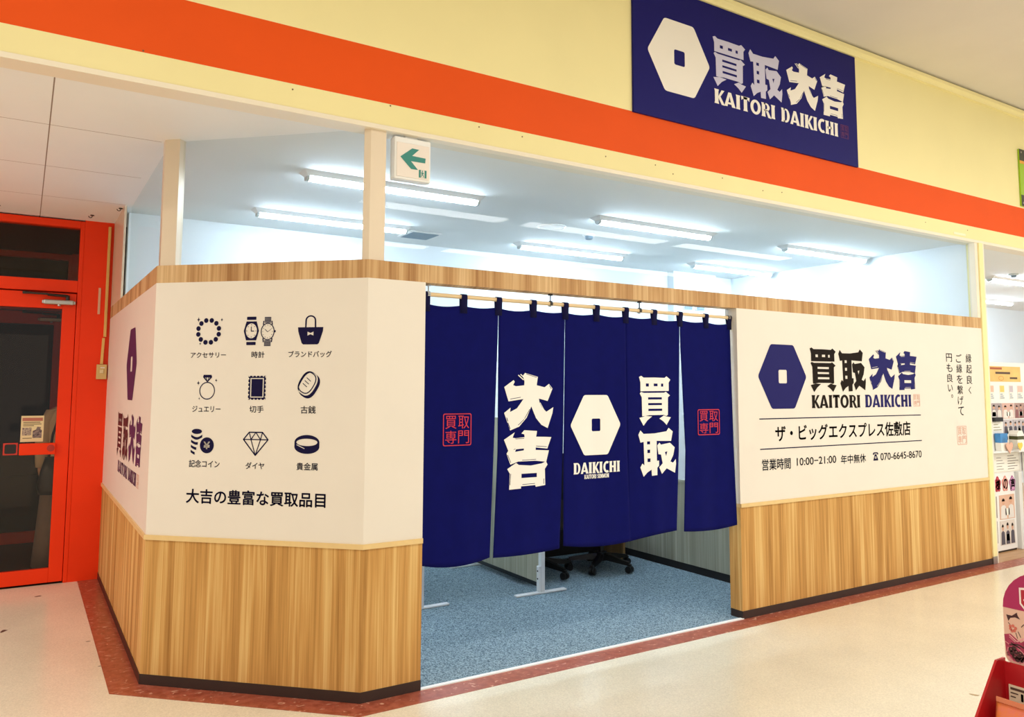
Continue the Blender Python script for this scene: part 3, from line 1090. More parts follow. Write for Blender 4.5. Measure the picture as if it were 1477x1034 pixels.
prints(wl, FD, [
    ('necklace_icon', M_NAVYD, ic_necklace), ('watches_icon', M_NAVYD, ic_watches), ('handbag_icon', M_NAVYD, ic_bag),
    ('ring_icon', M_NAVYD, ic_ring), ('stamp_icon', M_NAVYD, ic_stamp), ('old_coin_icon', M_NAVYD, ic_oldcoin),
    ('coin_stack_icon', M_NAVYD, ic_coins), ('gem_icon', M_NAVYD, ic_gem), ('bangle_icon', M_NAVYD, ic_bangle),
    ('caption', M_NAVYD, lambda bm, f: text(bm, f, 'アクセサリー', .216, 1.636, .416, 1.664, .012)),
    ('caption', M_NAVYD, lambda bm, f: text(bm, f, '時計', .558, 1.634, .630, 1.667, .012)),
    ('caption', M_NAVYD, lambda bm, f: text(bm, f, 'ブランドバッグ', .760, 1.636, .992, 1.668, .012)),
    ('caption', M_NAVYD, lambda bm, f: text(bm, f, 'ジュエリー', .237, 1.360, .396, 1.391, .012)),
    ('caption', M_NAVYD, lambda bm, f: text(bm, f, '切手', .556, 1.360, .634, 1.394, .012)),
    ('caption', M_NAVYD, lambda bm, f: text(bm, f, '古銭', .834, 1.358, .914, 1.395, .012)),
    ('caption', M_NAVYD, lambda bm, f: text(bm, f, '記念コイン', .230, 1.082, .402, 1.119, .012)),
    ('caption', M_NAVYD, lambda bm, f: text(bm, f, 'ダイヤ', .545, 1.080, .647, 1.114, .012)),
    ('caption', M_NAVYD, lambda bm, f: text(bm, f, '貴金属', .820, 1.081, .932, 1.118, .012)),
    ('headline', M_NAVYD, lambda bm, f: text(bm, f, '大吉の豊富な買取品目', .221, .902, .978, .975, .020)),
])
FDC = Frame((A[0], A[1], 0), DU, DN, .0024)
prints(wl, FDC, [('yen_mark', M_CREAM, lambda bm, f: text(bm, f, '¥', .309, 1.174, .345, 1.212, .035))])
M_PLUM = mat('plum_print', '#4a1f52', .5)
sL = 1.276 / 1.342
prints(wl, FL, [
    ('emblem', M_PLUM, lambda bm, f: emblem(bm, f, -2.02, 1.405, -1.49, 1.85)),
    ('characters', mat('maroon_print', '#4c1d28', .5), lambda bm, f: (glyph(bm, f, 'buy', -2.392, 1.02, -2.10, 1.32), glyph(bm, f, 'take', -2.07, 1.02, -1.76, 1.32))),
    ('characters', M_PLUM, lambda bm, f: (glyph(bm, f, 'big', -1.72, 1.03, -1.40, 1.325), glyph(bm, f, 'luck', -1.38, 1.035, -1.11, 1.325))),
    ('capitals', M_PLUM, lambda bm, f: (caps(bm, f, 'KAITORI', -2.27, .925, -1.72, 1.0), caps(bm, f, 'DAIKICHI', -1.67, .925, -1.29, 1.0))),
    ('seal', M_REDP, lambda bm, f: seal(bm, f, -1.26, .925, -1.17, 1.0, .035)),
])

# ------------------------------------------------------------------ storefront signboard on the fascia
sg = thing('shop_signboard', (2.85, -.008, 3.205), 'large navy signboard with white hexagon emblem and capitals on the yellow fascia', 'sign')
bm = BM()
box(bm, (1.712, -.016, 3.202), (3.985, -.0005, 4.080), .001)
build('board', bm, M_NAVYS, sg)
FS = Frame((0, -.016, 0), (1, 0, 0), (0, -1, 0))
sx = (3.851 - 2.408) / (4.694 - 3.352)
prints(sg, FS, [
    ('emblem', M_SIGNW, lambda bm, f: emblem(bm, f, 1.829, 3.391, 2.383, 3.877)),
    *logo(FS, 2.410, 3.398, sx * 1.0, M_SIGNW, M_SIGNW, M_PURP),
])
for ch in sg.children:
    if ch.name.startswith('characters'):
        ch.data.materials[0] = M_SIGNG
        ch['label'] = 'pale lilac heavy characters'
        break

# small blank sticker on the lower yellow band
bm = BM()
box(bm, (5.325, -.002, 2.828), (5.515, -.0005, 2.848))
tag(build('blank_sticker', bm, mat('cream_sticker', '#f7edc8', .4)), 'small pale blank sticker on the lower yellow band near the end post', 'sticker')

# green signboard of the next shop at the right edge
gs = thing('neighbour_signboard', (7.3, -.008, 3.22), 'lime green signboard with dark bands cut off by the right edge', 'sign')
bm = BM()
box(bm, (6.50, -.016, 3.224), (8.2, -.0005, 3.775), .001)
build('board', bm, mat('lime_board', '#9dc41c', .4), gs)
for nm, z0, z1, c in (('band', 3.664, 3.775, '#3c3d2c'), ('band', 3.224, 3.331, '#3c3d2c'), ('stripe', 3.636, 3.664, '#e8a63a')):
    bm = BM()
    box(bm, (6.4995, -.018, z0), (8.2005, -.0161, z1))
    build(nm, bm, mat('band_' + c, c, .5), gs)
for x, z in ((6.53, 3.745), (6.53, 3.255)):
    bm = BM()
    tube(bm, (x, -.021, z), (x, -.018, z), .010, seg=12)
    build('screw', bm, M_STEEL, gs)

# ------------------------------------------------------------------ hanging exit sign
ex = thing('exit_sign', (.238, .05, 2.553), 'white exit sign with green left arrow hanging beside the corner post', 'sign')
bm = BM()
box(bm, (.134, .012, 2.553), (.338, .075, 2.775), .006)
build('housing', bm, M_WHITEP, ex)
bm = BM()
box(bm, (.144, .008, 2.566), (.328, .013, 2.745), .002)
build('face', bm, mat('milky_acrylic', '#f3e9df', .12, spec=.6), ex)
bm = BM()
box(bm, (.20, .03, 2.775), (.27, .06, 2.80), .002)
build('mount', bm, M_WHITEP, ex)
FE = Frame((0, .008, 0), (1, 0, 0), (0, -1, 0))
E_ = lambda px, py: (.134 + (px - 568) / 52 * .204 if False else .144 + (px - 205) / 455 * .184, 2.745 - (py - 225 - (px - 205) * .165) / 515 * .179)
arrow = [(252, 452), (415, 328), (512, 348), (415, 442), (605, 480), (600, 553), (400, 522), (500, 656), (402, 640)]
prints(ex, FE, [
    ('arrow', M_GREEN, lambda bm, f: poly(bm, f, [E_(*p) for p in arrow])),
    ('running_man_pictogram', M_GREEN, lambda bm, f: poly(bm, f, rect(.268, 2.574, .312, 2.615), [rect(.279, 2.5745, .301, 2.6145)])),
    ('running_figure', M_GREEN, lambda bm, f: (poly(bm, f, ell(.288, 2.609, .0035, .004, 10)), poly(bm, f, [(.284, 2.604), (.293, 2.603), (.298, 2.596), (.295, 2.594), (.291, 2.598), (.290, 2.592), (.297, 2.586), (.296, 2.577), (.293, 2.577), (.293, 2.585), (.287, 2.589), (.284, 2.580), (.280, 2.577), (.281, 2.582), (.284, 2.592), (.285, 2.598), (.282, 2.596), (.281, 2.599)]))),
])

# ------------------------------------------------------------------ shop curtain on its rod
rod = thing('curtain_rod', (1.46, .05, 1.968), 'pale wooden curtain rod hung under the wood top rail', 'rod')
bm = BM()
tube(bm, (OLX + .002, .05, 1.974), (ORX - .002, .05, 1.966), .0115, seg=16)
build('pole', bm, M_BAMBOO, rod, smooth=False)
for x in (.352, 1.128, 1.80, 2.585):
    z = 1.974 - (x - .313) / 2.296 * .008
    bm = BM()
    for k in range(10):
        t0, t1 = -.5 * PI + 1.75 * PI * k / 10, -.5 * PI + 1.75 * PI * (k + 1) / 10
        a = (x, .05 + .0145 * math.cos(t0), z + .0145 * math.sin(t0))
        b = (x, .05 + .0145 * math.cos(t1), z + .0145 * math.sin(t1))
        d = (Vector(a) + Vector(b)) / 2
        box(bm, (d.x - .008, d.y - .003, d.z - .003), (d.x + .008, d.y + .003, d.z + .003), .0005)
    tube(bm, (x, .05, z + .013), (x, .05, 2.020), .0035, seg=8)
    tube(bm, (x, .05, 2.018), (x, .05, 2.0275), .014, seg=16)
    build('hook', bm, M_DARKM if x > 1 and x < 2 else M_STEEL, rod)

CY0 = CAM.y


def slide(x, z, y):
    """keeps a point of the plane y = .05 on its line of sight from the doorway side when the cloth swings forward"""
    t = (y - CY0) / (.05 - CY0)
    return Vector((CAM.x + (x - CAM.x) * t, y, CAM.z + (z - CAM.z) * t))


PANELS = [  # left edge, right edge: (z, x) samples; bottom z at left, middle, right; phase
    ([(1.93, .322), (1.15, .322), (.59, .322)], [(1.93, .779), (1.83, .778), (1.15, .754), (.59, .733)], (.592, .563, .588), 0.2, 0.0),
    ([(1.93, .781), (1.15, .779), (.585, .754)], [(1.93, 1.231), (1.13, 1.213), (.585, 1.189)], (.583, .578, .588), 2.1, 0.004),
    ([(1.93, 1.233), (1.13, 1.219), (.59, 1.217)], [(1.93, 1.686), (1.13, 1.692), (.58, 1.714)], (.600, .572, .578), 4.0, 0.0),
    ([(1.93, 1.688), (1.4, 1.690), (.59, 1.700)], [(1.93, 2.136), (1.756, 2.132), (1.098, 2.114), (.60, 2.087)], (.576, .594, .606), 1.0, 0.006),
    ([(1.93, 2.139), (1.756, 2.141), (1.096, 2.172), (.596, 2.150)], [(1.93, 2.596), (1.5, 2.603), (1.08, 2.612), (.594, 2.630)], (.594, .580, .594), 3.1, 0.0),
]


def lerp_s(sam, z):
    if z >= sam[0][0]:
        return sam[0][1]
    for (z0, x0), (z1, x1) in zip(sam, sam[1:]):
        if z >= z1:
            return x0 + (x1 - x0) * (z0 - z) / (z0 - z1)
    return sam[-1][1]


def cloth_y(s, t, ph, fwd):
    """s across 0..1, t down 0..1"""
    w = .010 * math.sin(2 * PI * (1.15 * s) + ph) + .005 * math.sin(2 * PI * 2.6 * s + 1.7 * ph) * (1 - .4 * t)
    return .050 - .022 * t - fwd * t + w * (.25 + .75 * t) * (.35 + .65 * min(1, t * 2))


nor = thing('shop_curtain', (1.46, .05, .57), 'navy split shop curtain of five panels hanging from the rod in the doorway', 'curtain')
ZTOP = 1.928
tabs_x = [.342, .561, .779, 1.009, 1.232, 1.461, 1.687, 1.918, 2.138, 2.371, 2.588]
cl = []
for i, (L, R, bot, ph, fwd) in enumerate(PANELS):
    bm = BM()
    NX, NZ = 28, 48
    g = []
    for r in range(NZ + 1):
        row = []
        for c in range(NX + 1):
            s, t = c / NX, r / NZ
            zb = (bot[0] * (1 - s) * (1 - 2 * s) + 4 * bot[1] * s * (1 - s) + bot[2] * s * (2 * s - 1))
            zt = ZTOP - .011 * abs(math.sin(2 * PI * s)) - .002 * math.sin(5 * s + i)
            z = zt + (zb - zt) * t
            xl, xr = lerp_s(L, z), lerp_s(R, z)
            x = xl + (xr - xl) * s
            row.append(bm.verts.new(slide(x, z, cloth_y(s, t, ph, fwd))))
        g.append(row)
    for a, b in zip(g, g[1:]):
        for c in range(NX):
            bm.faces.new((a[c], a[c + 1], b[c + 1], b[c]))
    p = build('panel', bm, M_NOREN, nor, smooth=True, solid=.0022)
    cl.append(p)
    def warp(x, z, k, L=L, R=R, bot=bot, ph=ph, fwd=fwd):
        xl, xr = lerp_s(L, z), lerp_s(R, z)
        s = (x - xl) / (xr - xl)
        zb = (bot[0] * (1 - s) * (1 - 2 * s) + 4 * bot[1] * s * (1 - s) + bot[2] * s * (2 * s - 1))
        zt = ZTOP - .011 * abs(math.sin(2 * PI * s))
        t = (zt - z) / (zt - zb)
        return slide(x, z, cloth_y(s, t, ph, fwd) - k)
    fr = Frame((0, 0, 0), (1, 0, 0), (0, -1, 0), .0042, warp)
    if i == 0:
        prints(p, fr, [('seal', M_RED, lambda bm, f: seal(bm, f, .447, 1.184, .616, 1.353, .03), 'red square seal')])
    if i == 4:
        prints(p, fr, [('seal', M_RED, lambda bm, f: seal(bm, f, 2.285, 1.189, 2.485, 1.356, .03), 'red square seal')])
    if i == 1:
        prints(p, fr, [('character', M_CLOTHW, lambda bm, f: glyph(bm, f, 'big', .818, 1.254, 1.150, 1.574)), ('character', M_CLOTHW, lambda bm, f: glyph(bm, f, 'luck', .818, .934, 1.138, 1.258))])
    if i == 2:
        prints(p, fr, [('emblem', M_CLOTHW, lambda bm, f: emblem(bm, f, 1.268, 1.099, 1.642, 1.449)), ('capitals', M_CLOTHW, lambda bm, f: caps(bm, f, 'DAIKICHI', 1.290, .994, 1.634, 1.058)),
                       ('small_capitals', M_CLOTHW, lambda bm, f: caps(bm, f, 'KAITORI SENMON', 1.368, .964, 1.550, .988))])
    if i == 3:
        prints(p, fr, [('character', M_CLOTHW, lambda bm, f: glyph(bm, f, 'buy', 1.787, 1.259, 2.054, 1.568)), ('character', M_CLOTHW, lambda bm, f: glyph(bm, f, 'take', 1.781, .951, 2.092, 1.245))])
    M_TAB = mat('navy_tab', '#12123c', .85, spec=.15)
    for j in (2 * i, 2 * i + 1) + ((10,) if i == 4 else ()):
        x = tabs_x[j]
        zr = 1.974 - (x - .313) / 2.296 * .008
        w = .017 if j not in (0, 10) else .015
        bm = BM()
        prof = []
        for k in range(9):
            t = PI * k / 8
            prof.append((.05 - .0145 * math.cos(t), zr + .0145 * math.sin(t)))
        prof = [(.046, 1.885), (.0445, 1.93)] + prof + [(.0555, 1.93), (.054, 1.885)]
        vv = []
        for y, z in prof:
            ww = w * (1.25 if z < 1.94 else 1.0)
            vv.append((bm.verts.new((x - ww, y, z)), bm.verts.new((x + ww, y, z))))
        for a, b in zip(vv, vv[1:]):
            bm.faces.new((a[0], a[1], b[1], b[0]))
        build('tab', bm, M_TAB, p, smooth=True, solid=.002)

# ------------------------------------------------------------------ lit fixtures and devices on the shop ceiling
LIGHTS = []


def ceiling_light():
    t = thing('ceiling_light', (0, 0, 0))
    bm = BM()
    z0, z1 = -.030, 0
    a = [(-.63, -.066, z1), (.63, -.066, z1), (.63, .066, z1), (-.63, .066, z1)]
    b = [(-.60, -.036, z0), (.60, -.036, z0), (.60, .036, z0), (-.60, .036, z0)]
    va, vb = [bm.verts.new(p) for p in a], [bm.verts.new(p) for p in b]
    bm.faces.new(va); bm.faces.new(vb)
    for i in range(4):
        bm.faces.new((va[i], va[(i + 1) % 4], vb[(i + 1) % 4], vb[i]))
    build('body', bm, M_WHITEP, t)
    bm = BM()
    prof = [(-.030, -.0305)] + [(-.030 * math.cos(PI * k / 10), -.034 - .024 * math.sin(PI * k / 10)) for k in range(11)] + [(.030, -.0305)]
    prism(bm, prof, 'x', -.585, .585)
    build('diffuser', bm, M_LED, t)
    for s in (-1, 1):
        bm = BM()
        prism(bm, [(y * 1.06, z - .0005) for y, z in prof], 'x', s * .5855, s * .603)
        build('end_cap', bm, M_PALEGR, t)
    return t


def dup(root, loc, rz=0.0, label=None, group=None):
    r = root.copy()
    COL.objects.link(r)
    r.location = loc
    r.rotation_euler = (0, 0, rz)
    if label:
        r['label'] = label
    if group:
        r['group'] = group
    for ch in list(root.children):
        c = ch.copy(); COL.objects.link(c); c.parent = r
        for g in list(ch.children):
            d = g.copy(); COL.objects.link(d); d.parent = c
    return r


spots = [
    (.585, 1.01, 'lit strip ceiling light passing behind the corner post and exit sign'),
    (.585, 2.20, 'lit strip ceiling light by the square ceiling vent near the back wall'),
    (2.86, 1.04, 'lit strip ceiling light in the front row just above the smoke detector'),
    (2.92, 2.26, 'lit strip ceiling light in the back row below the round ceiling speaker'),
    (5.03, 1.05, 'lit strip ceiling light in the front row nearest the right white wall'),
    (5.04, 2.22, 'lit strip ceiling light in the back row above the white wall pillar'),
    (8.60, 1.05, 'lit strip ceiling light in the neighbouring shop beyond the yellow post'),
    (8.60, 2.25, 'added strip ceiling light brightening the neighbouring shop, the row nearer its back wall'),  # from here on, lights added to brighten the neighbouring shop
    (10.4, 2.25, 'added strip ceiling light brightening the neighbouring shop back row, second from the yellow post'),
    (12.2, 1.05, 'added strip ceiling light brightening the neighbouring shop front row, third from the yellow post'),
    (10.4, 1.05, 'added strip ceiling light brightening the neighbouring shop front row, second from the yellow post'),
]
proto = None
for x, y, lab in spots:
    if proto is None:
        proto = ceiling_light()
        proto.location = (x, y, CEIL)
        tag(proto, lab, 'ceiling light', 'strip lights on the ceiling')
    else:
        dup(proto, (x, y, CEIL), 0, lab)

sm = thing('smoke_detector', (2.62, 1.62, CEIL), 'small white domed smoke detector on the ceiling between the strip lights', 'smoke detector')
bm = BM(); lathe(bm, [(.052, 0), (.052, -.012), (.046, -.018)], (2.62, 1.62, CEIL)); build('base', bm, M_WHITEP, sm, smooth=True)
bm = BM(); lathe(bm, [(.036, -.018), (.032, -.040), (.020, -.046)], (2.62, 1.62, CEIL)); build('sensor', bm, M_GRILLE, sm)
sp_ = thing('ceiling_speaker', (2.17, 1.53, CEIL), 'round white ceiling speaker with grey grille left of the smoke detector', 'speaker')
bm = BM(); lathe(bm, [(.118, 0), (.118, -.006), (.104, -.010), (.100, -.006)], (2.17, 1.53, CEIL), 32); build('ring', bm, M_WHITEP, sp_)
bm = BM(); lathe(bm, [(.098, -.007), (.060, -.010)], (2.17, 1.53, CEIL), 32); build('grille', bm, M_PALEGR, sp_)
bm = BM(); lathe(bm, [(.058, 0), (.058, -.008), (.044, -.014)], (2.93, 1.56, CEIL)); tag(build('blanking_plate', bm, M_WHITEP), 'small flat white round blanking plate on the ceiling right of the smoke detector', 'blanking plate')
cv = thing('ceiling_vent', (1.41, 2.42, CEIL), 'square grey ceiling vent next to the left back strip light', 'vent')
bm = BM(); box(bm, (1.27, 2.27, CEIL - .012), (1.55, 2.57, CEIL), .003); build('frame', bm, M_WHITEP, cv)
bm = BM()
for k in range(9):
    box(bm, (1.29, 2.292 + k * .029, CEIL - .016), (1.53, 2.312 + k * .029, CEIL - .010))
build('grille', bm, M_GRILLE, cv)
for x0, lab in ((4.81, 'grey wall vent grille seen above the curtain rod, left one of the pair'), (5.0, 'grey wall vent grille seen above the curtain rod, right one of the pair')):
    w = thing('wall_vent', (x0 + .07, 2.745 if x0 < 5.3 else 2.84, 2.37), lab, 'vent', 'wall vents above the rod')
    y = 2.75
    bm = BM(); box(bm, (x0, y - .015, 2.375), (x0 + .14, y - .0005, 2.43), .003); build('frame', bm, M_PALEGR, w)
    bm = BM()
    for k in range(4):
        box(bm, (x0 + .012, y - .02, 2.384 + k * .011), (x0 + .128, y - .0155, 2.391 + k * .011))
    build('grille', bm, M_GRILLE, w)
nd = thing('smoke_detector', (8.02, .80, CEIL), 'tiny grey detector on the neighbouring shop ceiling beyond the yellow post', 'smoke detector')
bm = BM(); lathe(bm, [(.05, 0), (.05, -.015), (.04, -.02)], (8.02, .80, CEIL)); build('base', bm, M_PALEGR, nd)
bm = BM(); lathe(bm, [(.03, -.02), (.026, -.04)], (8.02, .80, CEIL)); build('sensor', bm, M_GRILLE, nd)

# ceiling hooks along the entrance head
for x, y, lab in ((-1.635, 3.10, 'small metal ceiling hook at the left picture edge above the red door'), (-1.03, 3.10, 'small metal ceiling hook above the red door, middle of three'), (-.87, 2.72, 'small metal ceiling hook at the top of the beige end panel')):
    bm = BM()
    tube(bm, (x, y, CEIL), (x, y, CEIL - .006), .014, seg=14)
    for k in range(8):
        t0, t1 = PI * k / 8, PI * (k + 1) / 8
        tube(bm, (x - .012 + .012 * math.cos(t0), y, CEIL - .010 - .012 * math.sin(t0)), (x - .012 + .012 * math.cos(t1), y, CEIL - .010 - .012 * math.sin(t1)), .003, seg=6)
    tube(bm, (x, y, CEIL - .004), (x, y, CEIL - .012), .003, seg=6)
    tag(build('ceiling_hook', bm, M_DARKM), lab, 'hook', 'hooks on the entrance ceiling')

# ------------------------------------------------------------------ inside: screens, chairs, desk


def screen():
    t = thing('partition_screen', (0, 0, 0))
    bm = BM()
    uv = bm.loops.layers.uv.verify()
    strip(bm, [(-.012, 1.02), (-.012, .02)], .075, 1.25, 0, .024, u0=80)
    build('panel', bm, M_OAKCOOL, t)
    bm = BM()
    box(bm, (-.010, .02, .045), (.010, 1.02, .075))
    build('bottom_channel', bm, M_BLACK, t)
    for y in (0, 1.04):
        bm = BM()
        box(bm, (-.016, y - .02, .018), (.016, y + .02, 1.27), .002)
        p = build('post', bm, M_WHITEM, t)
        bm = BM()
        box(bm, (-.225, y - .022, 0.0042), (.21, y + .022, .018), .005)
        box(bm, (-.034, y - .018, .012), (-.016, y + .018, .20), .004)
        f = build('foot', bm, M_WHITEM, t)
        for z in (.11, .165):
            bm = BM()
            tube(bm, (-.0375, y, z), (-.034, y, z), .006, seg=10)
            build('screw', bm, M_DARKM, f)
    return t


s1 = screen()
s1.location = (1.853, 1.205, 0)
s1.rotation_euler = (0, 0, -.012)
tag(s1, 'free-standing wood-grain screen on white T feet near the middle of the doorway', 'partition screen', 'partition screens in the shop')
dup(s1, (.925, 1.29, 0), 0, 'free-standing screen showing only its white edge and foot beside the left doorway wall')


def office_chair():
    t = thing('office_chair', (0, 0, 0))
    bm = BM()
    for k in range(5):
        a = 2 * PI * k / 5
        c, s = math.cos(a), math.sin(a)
        r0, r1 = .03, .27
        for (rr0, z0, w0, h0, rr1, z1, w1, h1) in ((r0, .105, .028, .05, r1, .075, .017, .026),):
            va = [bm.verts.new((c * rr0 - s * w, s * rr0 + c * w, z0 + h)) for w, h in ((-w0, -h0 / 2), (w0, -h0 / 2), (w0 * .7, h0 / 2), (-w0 * .7, h0 / 2))]
            vb = [bm.verts.new((c * rr1 - s * w, s * rr1 + c * w, z1 + h)) for w, h in ((-w1, -h1 / 2), (w1, -h1 / 2), (w1 * .7, h1 / 2), (-w1 * .7, h1 / 2))]
            bm.faces.new(va); bm.faces.new(vb[::-1])
            for i in range(4):
                bm.faces.new((va[i], va[(i + 1) % 4], vb[(i + 1) % 4], vb[i]))
    tube(bm, (0, 0, .07), (0, 0, .14), .045)
    build('base', bm, M_BLACK, t)
    for k in range(5):
        a = 2 * PI * k / 5
        c, s = math.cos(a), math.sin(a)
        cx, cy = .27 * c, .27 * s
        bm = BM()
        tx, ty = -s, c
        for d in (-.016, .016):
            tube(bm, (cx + tx * (d - .010), cy + ty * (d - .010), .0315), (cx + tx * (d + .010), cy + ty * (d + .010), .0315), .027, seg=20)
        box(bm, (cx - .014, cy - .014, .03), (cx + .014, cy + .014, .075), .004)
        build('caster', bm, M_BLACK, t)
    bm = BM()
    tube(bm, (0, 0, .13), (0, 0, .40), .022)
    build('gas_column', bm, M_DARKM, t)
    bm = BM()
    box(bm, (-.23, -.22, .405), (.23, .23, .475), .03)
    build('seat', bm, M_BLKFAB, t)
    bm = BM()
    N = 10
    for i in range(N):
        x0, x1 = -.21 + .42 * i / N, -.21 + .42 * (i + 1) / N
        def yy(x): return -.245 + .035 * (1 - (x / .21) ** 2) * -1
        v = [bm.verts.new(p) for p in ((x0, yy(x0), .55), (x1, yy(x1), .55), (x1, yy(x1) - .03, .98), (x0, yy(x0) - .03, .98), (x0, yy(x0) - .04, .55), (x1, yy(x1) - .04, .55), (x1, yy(x1) - .07, .98), (x0, yy(x0) - .07, .98))]
        for f in ((0, 1, 2, 3), (4, 5, 6, 7), (0, 1, 5, 4), (3, 2, 6, 7)) + (((0, 3, 7, 4),) if i == 0 else ()) + (((1, 2, 6, 5),) if i == N - 1 else ()):
            bm.faces.new([v[q] for q in f])
    bmesh.ops.remove_doubles(bm, verts=bm.verts, dist=1e-5)
    build('backrest', bm, M_BLKFAB, t)
    bm = BM()
    box(bm, (-.03, -.31, .40), (.03, -.05, .42), .004)
    box(bm, (-.03, -.325, .40), (.03, -.305, .70), .004)
    build('back_bracket', bm, M_BLACK, t)
    return t


c1 = office_chair()
c1.location = (2.17, 1.70, .004)
c1.rotation_euler = (0, 0, math.radians(-78))
tag(c1, 'black office chair on casters under the middle curtain panel, nearer the screen', 'chair', 'office chairs behind the curtain')
# each chair faces the desk: turn its upper parts back relative to the star base
for ch in c1.children:
    if ch.name.split('.')[0] in ('seat', 'backrest', 'back_bracket'):
        ch.rotation_euler = (0, 0, math.radians(78))
c2 = dup(c1, (2.72, 1.60, .004), math.radians(-72), 'black office chair on casters beside the grey-brown cubicle wall')
for ch in c2.children:
    if ch.name.split('.')[0] in ('seat', 'backrest', 'back_bracket'):
        ch.rotation_euler = (0, 0, math.radians(72))

dk = thing('office_desk', (2.56, 2.2, .004), 'office desk with pale wood end panel behind the two black chairs', 'desk')
bm = BM(); box(bm, (2.10, 1.74, .70), (3.12, 2.45, .725), .003); build('desk_top', bm, mat('white_top', '#e6e6e0', .4), dk)
for x in (2.12, 3.09):
    bm = BM(); strip(bm, [(x, 2.44), (x, 1.75)], .0045, .70, .012, .012, u0=91 + x); build('side_panel', bm, wood('desk_wood_%d' % int(x), '#7a5a33', '#9a7748', '#b18f5d'), dk)
bm = BM(); box(bm, (2.135, 2.08, .03), (3.075, 2.10, .70)); build('modesty_panel', bm, mat('dark_panel', '#2a2724', .6), dk)

# ------------------------------------------------------------------ fittings on and around the red door
bx = thing('switch_box', (-.897, 3.335, 1.546), 'beige surface switch box on the red wall below the cable duct', 'switch box')
bm = BM(); box(bm, (-.934, 3.312, 1.546), (-.862, 3.351, 1.662), .004); build('cover', bm, M_BEIGEP, bx)
bm = BM(); box(bm, (-.912, 3.305, 1.592), (-.886, 3.313, 1.622), .003); build('switch_key', bm, mat('ivory_key', '#ead7a4', .4), bx)
bm = BM(); box(bm, (-.908, 3.3105, 1.632), (-.878, 3.3125, 1.640)); build('name_plate', bm, M_PAPER, bx)
bm = BM()
box(bm, (-.896, 3.325, 1.88), (-.876, 3.351, 2.765), .003)
box(bm, (-.907, 3.325, 1.664), (-.887, 3.351, 1.872), .003, rot=Matrix.Rotation(.03, 4, 'Y'))
tag(build('cable_duct', bm, mat('yellow_duct', '#e5b765', .45)), 'vertical yellowish cable duct running down the red wall to the switch box', 'cable duct')
bm = BM()
box(bm, (-.945, 3.346, 2.06), (-.928, 3.3515, 2.27), .001)
tag(build('blank_strip', bm, mat('pale_strip', '#e6b492', .5)), 'short pale vertical strip stuck on the red wall left of the cable duct', 'strip')
nt_ = thing('paper_notice', (-1.342, 3.383, 1.07), 'cream paper notice with two pictures on the red door glass above the push plate', 'notice')
bm = BM(); box(bm, (-1.416, 3.3805, 1.069), (-1.268, 3.3835, 1.265)); build('sheet', bm, mat('cream_paper', '#e9d6a4', .7), nt_)
FN = Frame((0, 3.3805, 0), (1, 0, 0), (0, -1, 0))
M_PIC1 = mat('printed_picture', '#5d4652', .6, scale=120, col2='#c7b49a')
M_PIC2 = mat('printed_picture_dark', '#3d2f38', .6, scale=90, col2='#a08c84')
prints(nt_, FN, [
    ('heading', mat('pink_ink', '#b9705c', .6), lambda bm, f: poly(bm, f, rect(-1.408, 1.226, -1.276, 1.25))),
    ('lettering', mat('brown_ink', '#6b513c', .6), lambda bm, f: [poly(bm, f, rect(-1.402, z, -1.402 + w, z + .005)) for z, w in ((1.213, .11), (1.200, .118), (1.188, .07), (1.094, .06))]),
    ('picture', M_PIC1, lambda bm, f: poly(bm, f, rect(-1.406, 1.118, -1.347, 1.176))),
    ('picture', M_PIC2, lambda bm, f: poly(bm, f, [(-1.338, 1.098), (-1.279, 1.098), (-1.279, 1.155), (-1.29, 1.165), (-1.285, 1.178), (-1.31, 1.182), (-1.318, 1.160), (-1.338, 1.15)])),
])
bm = BM()
box(bm, (-1.522, 3.378, .974), (-1.428, 3.3835, 1.064), .002)
tag(build('pull_sign', bm, mat('red_sticker', '#c9301a', .4)), 'small dark square sticker with red rim on the door glass left of the push plate', 'sticker')
o = bpy.context.scene.objects['pull_sign']
bm = BM()
FP = Frame((0, 3.378, 0), (1, 0, 0), (0, -1, 0))
poly(bm, FP, rrect(-1.512, .984, -1.438, 1.054, .012))
build('sticker_centre', bm, mat('dark_sticker', '#1d1512', .4), o)

# ------------------------------------------------------------------ customer standing between the two red doors
def loft(bm, rings, n=20, cap=True):
    """rings: (cx, cy, z, rx, ry)"""
    rs = []
    for cx, cy, z, rx, ry in rings:
        rs.append([bm.verts.new((cx + rx * math.cos(2 * PI * i / n), cy + ry * math.sin(2 * PI * i / n), z)) for i in range(n)])
    for a, b in zip(rs, rs[1:]):
        for i in range(n):
            bm.faces.new((a[i], a[(i + 1) % n], b[(i + 1) % n], b[i]))
    if cap:
        bm.faces.new(rs[0]); bm.faces.new(rs[-1][::-1])


def skin_body(name, joints, edges, radii, m, parent, sub=2):
    me = bpy.data.meshes.new(name)
    off = world_loc(parent)
    me.from_pydata([Vector(j) - off for j in joints], edges, [])
    me.materials.append(m)
    o = bpy.data.objects.new(name, me)
    COL.objects.link(o)
    md = o.modifiers.new('skin', 'SKIN')
    for v, r in zip(me.skin_vertices[0].data, radii):
        v.radius = r if isinstance(r, tuple) else (r, r)
    me.skin_vertices[0].data[0].use_root = True
    md.use_smooth_shade = True
    sb = o.modifiers.new('smooth', 'SUBSURF')
    sb.levels = sub
    sb.render_levels = sub
    dg = bpy.context.evaluated_depsgraph_get()
    dg.update()
    me2 = bpy.data.meshes.new_from_object(o.evaluated_get(dg))
    o.modifiers.clear()
    o.data = me2
    bpy.data.meshes.remove(me)
    me2.polygons.foreach_set('use_smooth', [True] * len(me2.polygons))
    o.parent = parent
    return o


